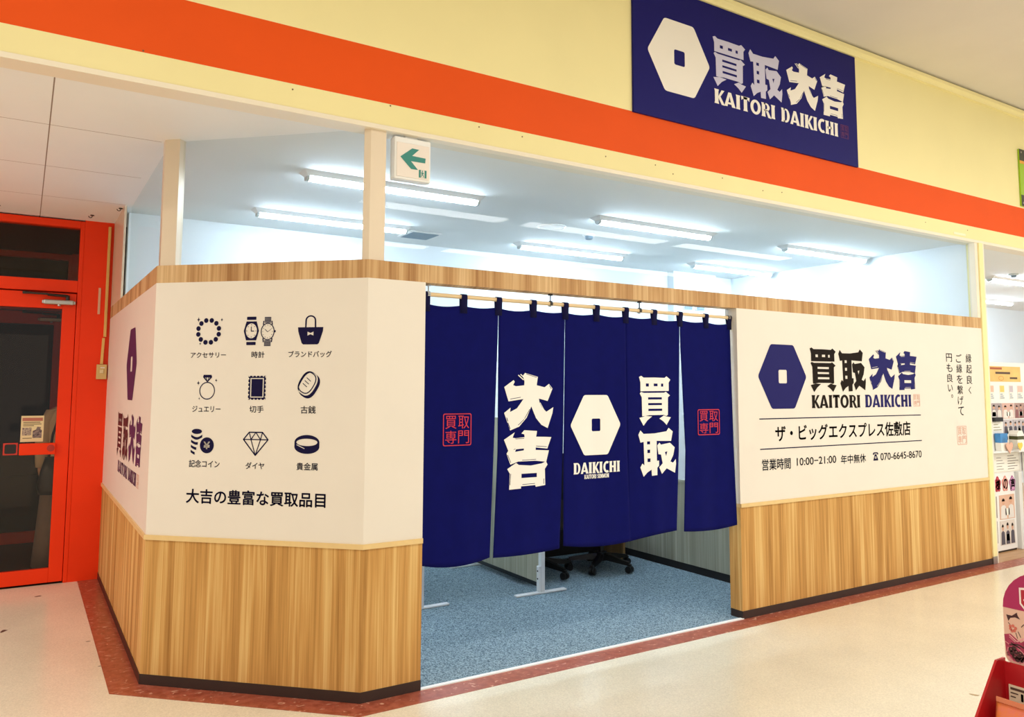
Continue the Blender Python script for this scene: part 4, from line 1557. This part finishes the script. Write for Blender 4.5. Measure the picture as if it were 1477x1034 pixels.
px, py, pz = -1.075, 3.86, -.002
per = thing('person', (px, py, pz), 'person in cream top, dark bag and grey wide trousers half hidden behind red door stile', 'person')
M_SKIN = mat('skin', '#c99a7c', .55)
J = [(0, 0, .84), (0, 0, 1.02), (0, .01, 1.18), (0, .02, 1.30), (0, .01, 1.36), (0, -.005, 1.44), (0, -.01, 1.53)]
Rr = [(.125, .09), (.105, .08), (.12, .085), (.075, .06), .042, (.068, .082), (.060, .075)]
Ed = [(0, 1), (1, 2), (2, 3), (3, 4), (4, 5), (5, 6)]
for s in (-1, 1):
    b = len(J)
    J += [(s * .13, .01, 1.275), (s * .175, .02, 1.06), (s * .185, -.04, .85), (s * .18, -.07, .775)]
    Rr += [.045, .038, .028, (.024, .034)]
    Ed += [(3, b), (b, b + 1), (b + 1, b + 2), (b + 2, b + 3)]
    h = b + 3
    for k, (dx, dy, l) in enumerate(((0, -.036, .060), (0, -.014, .072), (0, .008, .068), (0, .028, .055))):
        c = len(J)
        x0, y0, z0 = J[h]
        J += [(x0, y0 + dy, z0 - .028), (x0 - s * .004, y0 + dy - .004, z0 - .028 - l * .55), (x0 - s * .012, y0 + dy - .010, z0 - .028 - l)]
        Rr += [.0095, .0085, .0075]
        Ed += [(h, c), (c, c + 1), (c + 1, c + 2)]
    c = len(J)
    J += [(x0 - s * .008, y0 - .040, z0 + .018), (x0 - s * .016, y0 - .058, z0 - .012), (x0 - s * .020, y0 - .062, z0 - .036)]
    Rr += [.011, .010, .0085]
    Ed += [(h, c), (c, c + 1), (c + 1, c + 2)]
    b = len(J)
    J += [(s * .085, 0, .80), (s * .088, -.005, .44), (s * .09, .015, .09), (s * .095, -.09, .035)]
    Rr += [.085, .055, .040, (.040, .028)]
    Ed += [(0, b), (b, b + 1), (b + 1, b + 2), (b + 2, b + 3)]
skin_body('body', [(px + a, py + b, pz + c) for a, b, c in J], Ed, Rr, M_SKIN, per)
def PB(fn): return lambda *a: fn(*a)
def R_(*rs): return [(px + a, py + b, pz + c, d, e) for a, b, c, d, e in rs]
bm = BM()
loft(bm, R_((0, 0, .80, .165, .125), (0, 0, .92, .150, .115), (0, .005, 1.06, .145, .11), (0, .01, 1.2, .165, .115), (0, .015, 1.30, .135, .09), (0, .01, 1.345, .06, .058)))
build('blouse', bm, mat('cream_blouse', '#d9c6a2', .8), per, smooth=True)
for s in (-1, 1):
    bm = BM()
    loft(bm, R_((s * .185, -.05, .84, .042, .045), (s * .183, 0, .98, .055, .055), (s * .175, .02, 1.08, .062, .058), (s * .15, .015, 1.2, .062, .06), (s * .115, .01, 1.30, .055, .055)), 14)
    build('sleeve', bm, mat('cream_blouse', '#d9c6a2', .8), per, smooth=True)
for s in (-1, 1):
    bm = BM()
    loft(bm, R_((s * .112, 0, .045, .112, .125), (s * .105, 0, .25, .104, .115), (s * .096, 0, .5, .095, .108), (s * .085, 0, .74, .092, .115), (s * .07, 0, .88, .085, .11)))
    build('trouser_leg', bm, mat('grey_trousers', '#83756a', .85, var=.06, scale=20), per, smooth=True)
    bm = BM()
    loft(bm, R_((s * .10, -.06, .003, .042, .12), (s * .10, -.06, .03, .044, .122), (s * .10, -.03, .07, .036, .08)))
    build('shoe', bm, M_BLACK, per, smooth=True)
bm = BM()
loft(bm, R_((0, .018, 1.40, .074, .074), (0, .022, 1.46, .092, .098), (0, .014, 1.535, .094, .104), (0, .01, 1.585, .070, .082), (0, .01, 1.60, .03, .035)))
build('hat', bm, mat('patterned_hat', '#8c3c40', .8, scale=45, col2='#d9b9a8'), per, smooth=True)
for s in (-1, 1):
    bm = BM()
    loft(bm, R_((s * .027, -.088, 1.447, .008, .004), (s * .027, -.090, 1.452, .011, .006), (s * .027, -.088, 1.457, .008, .004)), 10)
    build('eye', bm, mat('eye_dark', '#2a1a14', .3), per)
bm = BM()
loft(bm, R_((0, -.090, 1.413, .016, .012), (0, -.098, 1.424, .013, .014), (0, -.090, 1.45, .007, .007)), 10)
build('nose', bm, M_SKIN, per, smooth=True)
bm = BM()
loft(bm, R_((0, -.082, 1.388, .016, .006), (0, -.084, 1.394, .022, .008), (0, -.082, 1.399, .016, .005)), 10)
build('mouth', bm, mat('lip', '#a3554c', .5), per)
bg = thing('shoulder_bag', (px - .11, py - .10, pz + .62), 'dark shiny shoulder bag hanging at the hip of the person behind the door', 'bag')
bm = BM()
loft(bm, [(px - .10, py - .185, pz + .635, .10, .05), (px - .10, py - .19, pz + .70, .115, .056), (px - .095, py - .185, pz + .82, .10, .05), (px - .09, py - .175, pz + .93, .075, .03)], 18)
build('pouch', bm, mat('black_leather', '#17161a', .35), bg, smooth=True)
bm = BM()
pts = [(px - .14, py - .17, pz + .92), (px - .12, py - .15, pz + 1.1), (px - .08, py - .125, pz + 1.25), (px - .045, py - .05, pz + 1.345)]
for a, b in zip(pts, pts[1:]):
    tube(bm, a, b, .010, seg=10)
build('strap', bm, M_BLACK, bg)

# ------------------------------------------------------------------ neighbouring shop display seen past the yellow post
YB = .2
bd = thing('display_board', (6.8, .23, 0), 'white display board of the next shop covered with posters past the yellow post', 'display board')
bm = BM(); box(bm, (5.95, YB, .72), (7.7, YB + .04, 1.75), .003); build('upper_panel', bm, M_WHITEP, bd)
bm = BM(); box(bm, (5.95, YB, .02), (6.56, YB + .04, .72), .003); build('lower_door', bm, M_WHITEP, bd)
bm = BM(); box(bm, (6.60, YB - .02, .004), (6.66, YB + .40, .72), .003); build('side_panel', bm, M_WHITEP, bd)
bm = BM(); box(bm, (5.95, YB + .01, .003), (6.56, YB + .04, .02)); build('plinth', bm, M_DARKM, bd)
bm = BM(); box(bm, (6.42, YB - .12, .918), (7.7, YB, .945), .003); build('ledge', bm, M_WHITEP, bd)
FB = Frame((0, YB, 0), (1, 0, 0), (0, -1, 0), .0)


def sheet(name, x0, z0, x1, z1, m, label, cat, group=None, jobs=(), y=YB, th=.003):
    t = thing(name, ((x0 + x1) / 2, y, z0), label, cat, group)
    bm = BM(); box(bm, (x0, y - th, z0), (x1, y - .0004, z1)); build('sheet', bm, m, t)
    if jobs:
        prints(t, Frame((0, y - th, 0), (1, 0, 0), (0, -1, 0), .0008), jobs)
    return t


M_TXT = mat('printed_text', '#5a4638', .6)
M_TXTB = mat('blue_text', '#56688c', .6)
lines = lambda x0, x1, z0, n, st, h=.006: (lambda bm, f: [poly(bm, f, rect(x0, z0 - i * st, x0 + (x1 - x0) * (.6 + .4 * ((i * 7) % 5) / 4), z0 - i * st + h)) for i in range(n)])
sheet('banner', 6.10, 1.568, 6.765, 1.712, mat('orange_banner', '#f0c478', .6, var=.08, scale=8), 'orange paper banner along the top of the white display board', 'banner', None, [
    ('lettering', M_TXT, lambda bm, f: (text(bm, f, '...', 6.2, 1.69, 6.22, 1.70) if False else None, poly(bm, f, rect(6.30, 1.640, 6.57, 1.660)), poly(bm, f, rect(6.56, 1.594, 6.70, 1.612)))),
    ('heading', mat('rust_ink', '#b0603c', .6), lambda bm, f: poly(bm, f, rect(6.205, 1.682, 6.42, 1.702))),
    ('drawing', mat('tan_ink', '#d99a50', .6), lambda bm, f: poly(bm, f, ell(6.40, 1.60, .05, .022), [ell(6.40, 1.60, .04, .016)])),
])
for i, (x0, x1, c, lab) in enumerate(((6.195, 6.259, '#e8c0a8', 'peach'), (6.364, 6.449, '#e8d070', 'yellow'), (6.540, 6.611, '#c9bcc4', 'mauve grey'), (6.691, 6.793, '#efc2b4', 'pale pink'))):
    sheet('sample_card', x0, 1.40, x1, 1.534, M_PAPER, 'small card with %s swatch under the orange banner' % lab, 'card', 'sample cards on the display board', [
        ('swatch', mat('swatch_' + c, c, .6), lambda bm, f, x0=x0, x1=x1: poly(bm, f, rect(x0 + .004, 1.470, x1 - .004, 1.530))),
        ('lettering', M_TXTB, lines(x0 + .006, x1 - .006, 1.448, 3, .018))])


def folk(n, x0, z0, x1, z1, paper):
    """small printed group portrait: heads, torsos and a held sheet"""
    w, h = x1 - x0, z1 - z0
    def body(bm, f):
        for i in range(n):
            cx = x0 + w * (i + .5) / n
            bw = w / n * .40
            poly(bm, f, [(cx - bw, z0 + h * .03), (cx + bw, z0 + h * .03), (cx + bw * .8, z0 + h * .52), (cx + bw * .3, z0 + h * .58), (cx - bw * .3, z0 + h * .58), (cx - bw * .8, z0 + h * .52)])
    def head(bm, f):
        for i in range(n):
            cx = x0 + w * (i + .5) / n
            poly(bm, f, ell(cx, z0 + h * (.70 + .05 * (i % 2)), w / n * .19, h * .12, 16))
    def hair(bm, f):
        for i in range(n):
            cx = x0 + w * (i + .5) / n
            cz = z0 + h * (.74 + .05 * (i % 2))
            poly(bm, f, ell(cx, cz, w / n * .20, h * .12, 12, 0, PI))
    def held(bm, f):
        cx = (x0 + x1) / 2
        poly(bm, f, rect(cx - w * .14, z0 + h * .16, cx + w * .14, z0 + h * .44))
    M_F = mat('print_face', '#d9a78a', .6)
    jobs = [('figures', mat('print_cloth_' + paper, {'g': '#54505c', 'w': '#e6e0da', 'r': '#8d5a5e'}[paper], .6), body), ('faces', M_F, head), ('hair', mat('print_hair', '#2c2220', .6), hair), ('held_paper', M_PAPER, held)]
    return jobs


for (x0, z0, x1, z1, n, kind, bgc, lab) in (
        (6.10, 1.222, 6.385, 1.366, 3, 'w', '#a99a9c', 'printed group photo at the left of the top row on the white board'),
        (6.395, 1.222, 6.61, 1.366, 2, 'w', '#d8b0a4', 'printed photo in the top row of the white board, second from the yellow post'),
        (6.625, 1.222, 6.85, 1.366, 3, 'r', '#b09088', 'printed photo in the top row touching the right picture edge'),
        (6.40, 1.068, 6.575, 1.211, 2, 'g', '#c4bcc0', 'printed grey photo in the second row above the small box'),
        (6.583, 1.064, 6.80, 1.211, 3, 'g', '#bdb4b8', 'printed photo of three in dark clothes in the second row at picture edge'),
        (6.575, .950, 6.79, 1.058, 3, 'g', '#9c94a0', 'printed photo just above the white ledge at the right picture edge'),
        (6.262, .299, 6.530, .520, 2, 'w', '#e0b59c', 'warm printed photo of two people under the flower letters, upper one'),
        (6.255, .067, 6.515, .287, 3, 'g', '#dcd2c8', 'printed photo of three people holding a sheet, lowest on the white door'),
        (6.00, .321, 6.217, .514, 2, 'g', '#9a8c84', 'printed photo mostly hidden behind the post beside the upper door photo'),
        (5.99, .094, 6.208, .292, 2, 'g', '#6e5e58', 'printed photo mostly hidden behind the post beside the lowest door photo')):
    sheet('photo_print', x0, z0, x1, z1, mat('photo_ground_' + bgc, bgc, .5), lab, 'photo', 'photo prints on the display board', folk(n, x0, z0, x1, z1, kind))
sheet('price_note', 6.205, 1.104, 6.374, 1.196, M_PAPER, 'small pale note under the black pouch on the display board', 'note', None, [('lettering', mat('olive_ink', '#8c8a5a', .6), lines(6.22, 6.36, 1.165, 3, .024))])
nn = sheet('notice_sheet', 6.13, .728, 6.668, .908, M_PAPER, 'wide white notice with lines of text above the flower letters', 'notice', None, [
    ('lettering', M_TXT, lambda bm, f: (lines(6.44, 6.64, .872, 6, .024, .005)(bm, f), lines(6.24, 6.38, .86, 5, .026, .004)(bm, f))),
    ('border', mat('pale_border', '#d8cfc0', .6), lambda bm, f: poly(bm, f, rect(6.135, .731, 6.663, .904), [rect(6.14, .735, 6.658, .900)]))])
bm = BM(); box(bm, (6.20, YB - .03, 1.197), (6.35, YB - .004, 1.236), .004)
tag(build('black_pouch', bm, M_BLACK), 'black flat pouch clipped to the board below the left group photo', 'pouch')

# flower-shaped letter signs
for ch, x, z, c1_, c2_, lab in (('様', 6.246, .621, '#d8475c', '#b52a3c', 'red'), ('の', 6.380, .620, '#f2b2a4', '#dd8d80', 'salmon pink'), ('声', 6.511, .614, '#d59ac0', '#b06a9c', 'lilac')):
    t = thing('flower_sign', (x, YB, z - .08), '%s flower-shaped sign with one black character on the white door' % lab, 'sign', 'flower letter signs')
    def petal(r, rz):
        return [(x + r * (1 + .11 * math.cos(5 * (a - PI / 2))) * math.cos(a), z + rz * (1 + .11 * math.cos(5 * (a - PI / 2))) * math.sin(a)) for a in [2 * PI * k / 60 for k in range(60)]]
    bm = BM(); prism(bm, petal(.052, .068), 'y', YB - .004, YB - .0004); build('edge', bm, mat('petal_edge_' + c2_, c2_, .6), t)
    FX = Frame((0, YB - .004, 0), (1, 0, 0), (0, -1, 0), .0006)
    prints(t, FX, [('petals', mat('petal_' + c1_, c1_, .6), lambda bm, f: poly(bm, f, petal(.043, .058)))])
    prints(t, Frame((0, YB - .004, 0), (1, 0, 0), (0, -1, 0), .0014), [('character', M_INK, lambda bm, f: text(bm, f, ch, x - .040, z - .052, x + .040, z + .048, .035))])

# goods on a small shelf in front of the board
bm = BM(); box(bm, (6.06, YB - .075, .915), (6.418, YB - .0005, .930), .002)
tag(build('small_shelf', bm, M_WHITEP), 'narrow white shelf left of the ledge carrying small packages', 'shelf')
bm = BM()
prism(bm, [(6.23, .9305), (6.33, .9305), (6.352, 1.09), (6.215, 1.09)], 'y', YB - .06, YB - .01)
bp_o = build('gift_pouch', bm, mat('blue_pouch', '#3d86c4', .35, var=.2, scale=14)); bm = BM(); prism(bm, [(6.229, .9305), (6.331, .9305), (6.341, 1.005), (6.222, 1.005)], 'y', YB - .061, YB - .009); build('base', bm, M_PAPER, bp_o); tag(bp_o, 'blue upright pouch with white base standing on the narrow white shelf', 'pouch')
bm = BM(); box(bm, (6.362, YB - .04, .9305), (6.412, YB - .02, 1.08), .002)
lf_ = build('leaflet', bm, M_PAPER); tag(lf_, 'white leaflet standing between blue pouch and dark-topped box', 'leaflet')
prints(lf_, Frame((0, YB - .04, 0), (1, 0, 0), (0, -1, 0)), [('mark', M_TXT, lambda bm, f: poly(bm, f, ell(6.387, 1.045, .008, .02, 12)))])
bxx = thing('tissue_box', (6.50, YB - .06, .9455), 'white box with dark olive band and pointed top on the ledge', 'box')
bm = BM(); prism(bm, [(6.44, .9455), (6.56, .9455), (6.56, 1.08), (6.535, 1.112), (6.475, 1.112), (6.44, 1.08)], 'y', YB - .10, YB - .02); build('carton', bm, M_PAPER, bxx)
bm = BM(); box(bm, (6.4395, YB - .101, 1.03), (6.5605, YB - .019, 1.062)); build('band', bm, mat('olive_band', '#4b4a22', .5), bxx)
hs = thing('heart_card', (6.37, YB - .10, .90), 'pink and yellow heart-shaped card hung on the shelf front', 'card')
for nm, cx, cz, r, c in (('pink_heart', 6.33, .965, .058, '#f0b7a0'), ('yellow_heart', 6.43, .975, .042, '#f2cf58')):
    pts = [(cx + r * (16 * math.sin(t) ** 3) / 16, cz + r * (13 * math.cos(t) - 5 * math.cos(2 * t) - 2 * math.cos(3 * t) - math.cos(4 * t)) / 16) for t in [2 * PI * k / 40 for k in range(40)]]
    yy = YB - .080 if nm == 'pink_heart' else YB - .124
    bm = BM(); prism(bm, pts, 'y', yy - .004, yy); build(nm, bm, mat('heart_' + c, c, .6), hs)

sh = thing('goods_shelf', (7.2, .0, 0), 'white shelf unit with yellow edges at the right picture edge', 'shelf')
bm = BM(); box(bm, (6.70, -.10, .004), (6.725, .19, .90), .002); build('side_panel', bm, M_WHITEP, sh)
bm = BM(); box(bm, (7.68, -.10, .004), (7.705, .19, .90), .002); build('side_panel', bm, M_WHITEP, sh)
for z in (.10, .36, .62, .88):
    bm = BM(); box(bm, (6.725, -.09, z), (7.68, .19, z + .015)); q = build('shelf', bm, M_WHITEP, sh)
    bm = BM(); box(bm, (6.725, -.10, z - .012), (7.68, -.0901, z + .022)); build('edge_strip', bm, mat('yellow_edge', '#e9c94e', .5), q)
cols = ['#c8452e', '#3a4a32', '#e0c070', '#7a4a2a', '#d8d0c0', '#b03a3a', '#4a6a9a', '#e8a040']
names = ['red', 'dark green', 'straw yellow', 'brown', 'off-white', 'crimson', 'blue', 'orange']
pos = ['bottom', 'middle', 'upper']
for zi, z in enumerate((.115, .375, .635)):
    for k in range(6):
        x = 6.76 + k * .15
        ci = (k + zi * 3) % 8
        bm = BM(); box(bm, (x, -.06, z + .0005), (x + .11, .06, z + .13 + .02 * ((k + zi) % 3)), .004)
        tag(build('carton', bm, mat('carton_' + cols[ci], cols[ci], .5)), '%s carton on the %s shelf of the yellow-edged unit, %s from its post side' % (names[ci], pos[zi], ['first', 'second', 'third', 'fourth', 'fifth', 'sixth'][k]), 'carton', 'cartons on the goods shelf')

# ------------------------------------------------------------------ red candy stand in the near corner
M_REDC = mat('red_card', '#b8121a', .45, var=.03, scale=6)
st = thing('candy_stand', (.62, -2.70, 0), 'red cardboard candy stand with pink arched header in the near bottom corner', 'display stand')
side = [(.50, .0), (.73, .0), (.73, .808), (.690, .808), (.50, .597)]
bm = BM(); prism(bm, side, 'y', -2.546, -2.540); build('side_panel', bm, M_REDC, st)
bm = BM(); prism(bm, side, 'y', -2.876, -2.870); build('side_panel', bm, M_REDC, st)
bm = BM(); box(bm, (.724, -2.870, 0), (.730, -2.546, .800)); build('back_panel', bm, M_REDC, st)
bm = BM(); box(bm, (.50, -2.870, 0), (.506, -2.546, .60)); build('front_panel', bm, M_REDC, st)
bm = BM(); box(bm, (.506, -2.870, .552), (.724, -2.546, .560)); build('tray_floor', bm, M_REDC, st)
out = []
a0, a1, z0, z1 = 2.546, 2.870, .797, 1.035
for cx, cz, r, t0 in ((a1 - .03, z0 + .03, .03, -90), (a1 - .10, z1 - .10, .10, 0), (a0 + .10, z1 - .10, .10, 90), (a0 + .022, z0 + .022, .022, 180)):
    for i in range(9):
        t = math.radians(t0 + 90 * i / 8)
        out.append((-(cx + r * math.cos(t)), cz + r * math.sin(t)))
bm = BM(); prism(bm, out, 'x', .7305, .7345)
hd = build('header_card', bm, mat('header_peach', '#e0b8a4', .45), st)
FH = Frame((.7305, 0, 0), (0, -1, 0), (-1, 0, 0), .0006)
FH2 = Frame((.7305, 0, 0), (0, -1, 0), (-1, 0, 0), .0012)
FH3 = Frame((.7305, 0, 0), (0, -1, 0), (-1, 0, 0), .0018)
def arch(z):
    p = []
    for cx, cz, r, t0 in ((a1 - .10, z1 - .10, .10, 0), (a0 + .10, z1 - .10, .10, 90)):
        for i in range(9):
            t = math.radians(t0 + 90 * i / 8)
            p.append((cx + r * math.cos(t), cz + r * math.sin(t)))
    return [(a0, z), (a1, z)] + p
A_ = lambda u, v: (2.546 + (u - 1447) * .00176, .943 - (v - 870) * .00174 + (u - 1447) * .0003)
Zz = lambda px_, py_: A_(1377 + px_ / 4.83, 820 + py_ / 4.83)
M_CRIM = mat('crimson_print', '#a81c58', .45)
M_MAG = mat('magenta_print', '#b5385f', .45, scale=60, col2='#8c1c40')
M_CHOC = mat('chocolate_print', '#3c1418', .4)
prints(hd, FH, [
    ('crimson_field', M_CRIM, lambda bm, f: poly(bm, f, arch(.934))),
    ('ribbon_field', M_MAG, lambda bm, f: (poly(bm, f, [Zz(338, 455), Zz(380, 448), Zz(418, 482), Zz(445, 505), Zz(560, 430), Zz(900, 430), Zz(900, 640), Zz(400, 640), Zz(350, 600)]),)),
    ('bow', M_CHOC, lambda bm, f: poly(bm, f, [Zz(358, 318), Zz(395, 325), Zz(428, 302), Zz(432, 322), Zz(447, 348), Zz(415, 335), Zz(385, 340), Zz(370, 362)])),
    ('blossom', mat('rose_print', '#cf6a5a', .5), lambda bm, f: [poly(bm, f, ell(Zz(396, 412)[0] + .0065 * math.cos(t) * (1 + .2 * math.sin(3 * t)), Zz(396, 412)[1] + .0065 * math.sin(t), .0036, .0042, 8)) for t in [.3 + 2 * PI * k / 6 for k in range(6)]]),
    ('sprig', M_CHOC, lambda bm, f: [poly(bm, f, seg(Zz(*a), Zz(*b), .0016)) for a, b in (((380, 385), (368, 372)), ((430, 430), (446, 470)), ((415, 440), (425, 478)), ((452, 400), (470, 380)))]),
])
prints(hd, FH2, [
    ('shield', mat('shield_white', '#f2e2dc', .4), lambda bm, f: poly(bm, f, [Zz(450, 130), Zz(640, 130), Zz(640, 240), Zz(600, 290), Zz(545, 315), Zz(485, 288), Zz(450, 240)], [[Zz(461, 145), Zz(629, 145), Zz(629, 236), Zz(592, 278), Zz(545, 298), Zz(492, 278), Zz(461, 236)]])),
    ('shield_centre', mat('shield_red', '#b01830', .4), lambda bm, f: poly(bm, f, [Zz(462, 146), Zz(628, 146), Zz(628, 235), Zz(591, 277), Zz(545, 297), Zz(493, 277), Zz(462, 235)])),
    ('chocolate_plate', M_CHOC, lambda bm, f: [poly(bm, f, ell(*Zz(px_, py_), .0058, .0062, 9)) for px_, py_ in ((378, 556), (400, 548), (385, 580), (412, 572), (440, 580), (400, 604), (428, 604), (456, 600), (418, 622), (445, 622))]),
    ('wrapping', mat('pink_wrap', '#d88a92', .4), lambda bm, f: [poly(bm, f, seg(Zz(*a), Zz(*b), .0022)) for a, b in (((362, 540), (352, 585)), ((352, 585), (392, 634)), ((392, 634), (452, 644)), ((452, 644), (482, 600)), ((482, 600), (420, 536)), ((372, 470), (410, 505)), ((340, 500), (368, 520)))]),
    ('ribbon_line', mat('pink_line', '#e8a0a4', .5), lambda bm, f: [poly(bm, f, seg(Zz(*a), Zz(*b), .003)) for a, b in (((350, 570), (375, 640)), ((372, 455), (420, 500)), ((420, 500), (480, 470)), ((470, 590), (430, 650)))]),
    ('ribbon_tie', M_CHOC, lambda bm, f: [poly(bm, f, seg(Zz(*a), Zz(*b), .0035)) for a, b in (((370, 525), (430, 520)), ((430, 520), (500, 560)), ((380, 510), (440, 545)))]),
])
prints(hd, FH3, [
    ('chocolate_shine', mat('shine_print', '#8c5a58', .3), lambda bm, f: [poly(bm, f, ell(*Zz(px_, py_), .0018, .0014, 8)) for px_, py_ in ((381, 552), (404, 600), (440, 576), (414, 568), (450, 596))]),
    ('shield_dots', mat('shield_white', '#f2e2dc', .4), lambda bm, f: poly(bm, f, ell(*Zz(484, 214), .003, .003, 10))),
])
# price tag clipped in front of the back panel
tg = thing('price_tag', (.715, -2.60, .69), 'white price tag with black figures standing in the red candy stand', 'price tag')
bm = BM(); box(bm, (.7195, -2.655, .694), (.7225, -2.556, .748)); build('card', bm, mat('tag_cream', '#efe3c4', .5), tg)
FT = Frame((.7195, 0, 0), (0, -1, 0), (-1, 0, 0), .0006)
prints(tg, FT, [
    ('price', M_INK, lambda bm, f: (text(bm, f, '108-', 2.584, .714, 2.640, .733, .06), text(bm, f, '116', 2.598, .704, 2.628, .712, .05))),
    ('lettering', M_TXT, lambda bm, f: (poly(bm, f, rect(2.560, .737, 2.630, .743)), poly(bm, f, rect(2.560, .728, 2.578, .731)), poly(bm, f, rect(2.560, .719, 2.572, .722)))),
    ('dark_bar', mat('grey_ink', '#55483c', .5), lambda bm, f: poly(bm, f, rect(2.570, .6965, 2.630, .7015))),
])
# candy bags standing in the tray
for y, lab in ((-2.612, 'orange and pink candy bag under the price tag in the red stand'), (-2.712, 'orange candy bag in the middle of the red stand tray'), (-2.812, 'orange candy bag at the side of the tray farthest from the price tag')):
    t = thing('candy_bag', (.625, y, .5605), lab, 'candy bag', 'candy bags in the red stand')
    bm = BM()
    NX, NZ = 12, 16
    for sgn in (-1, 1):
        g = []
        for r in range(NZ + 1):
            row = []
            for c in range(NX + 1):
                s, q = c / NX, r / NZ
                th = .030 * (math.sin(PI * s) ** .6) * (math.sin(PI * min(1, q * 1.06)) ** .5 if q < .94 else 0) * (1 + .12 * math.sin(9 * s + 3 * q + y * 40))
                lean = .04 * q
                row.append(bm.verts.new((.60 + lean + sgn * th, y + (s - .5) * .094, .5605 + .166 * q)))
            g.append(row)
        for a, b in zip(g, g[1:]):
            for c in range(NX):
                bm.faces.new((a[c], a[c + 1], b[c + 1], b[c]))
    bmesh.ops.remove_doubles(bm, verts=bm.verts, dist=1e-4)
    b = build('wrapper', bm, mat('candy_wrapper', '#e8861e', .22, scale=22, col2='#e0786a'), t, smooth=True)
    bm = BM(); box(bm, (.6385, y - .047, .7255), (.6415, y + .047, .738), .001); build('sealed_edge', bm, mat('sealed_edge', '#d9805a', .3), t)
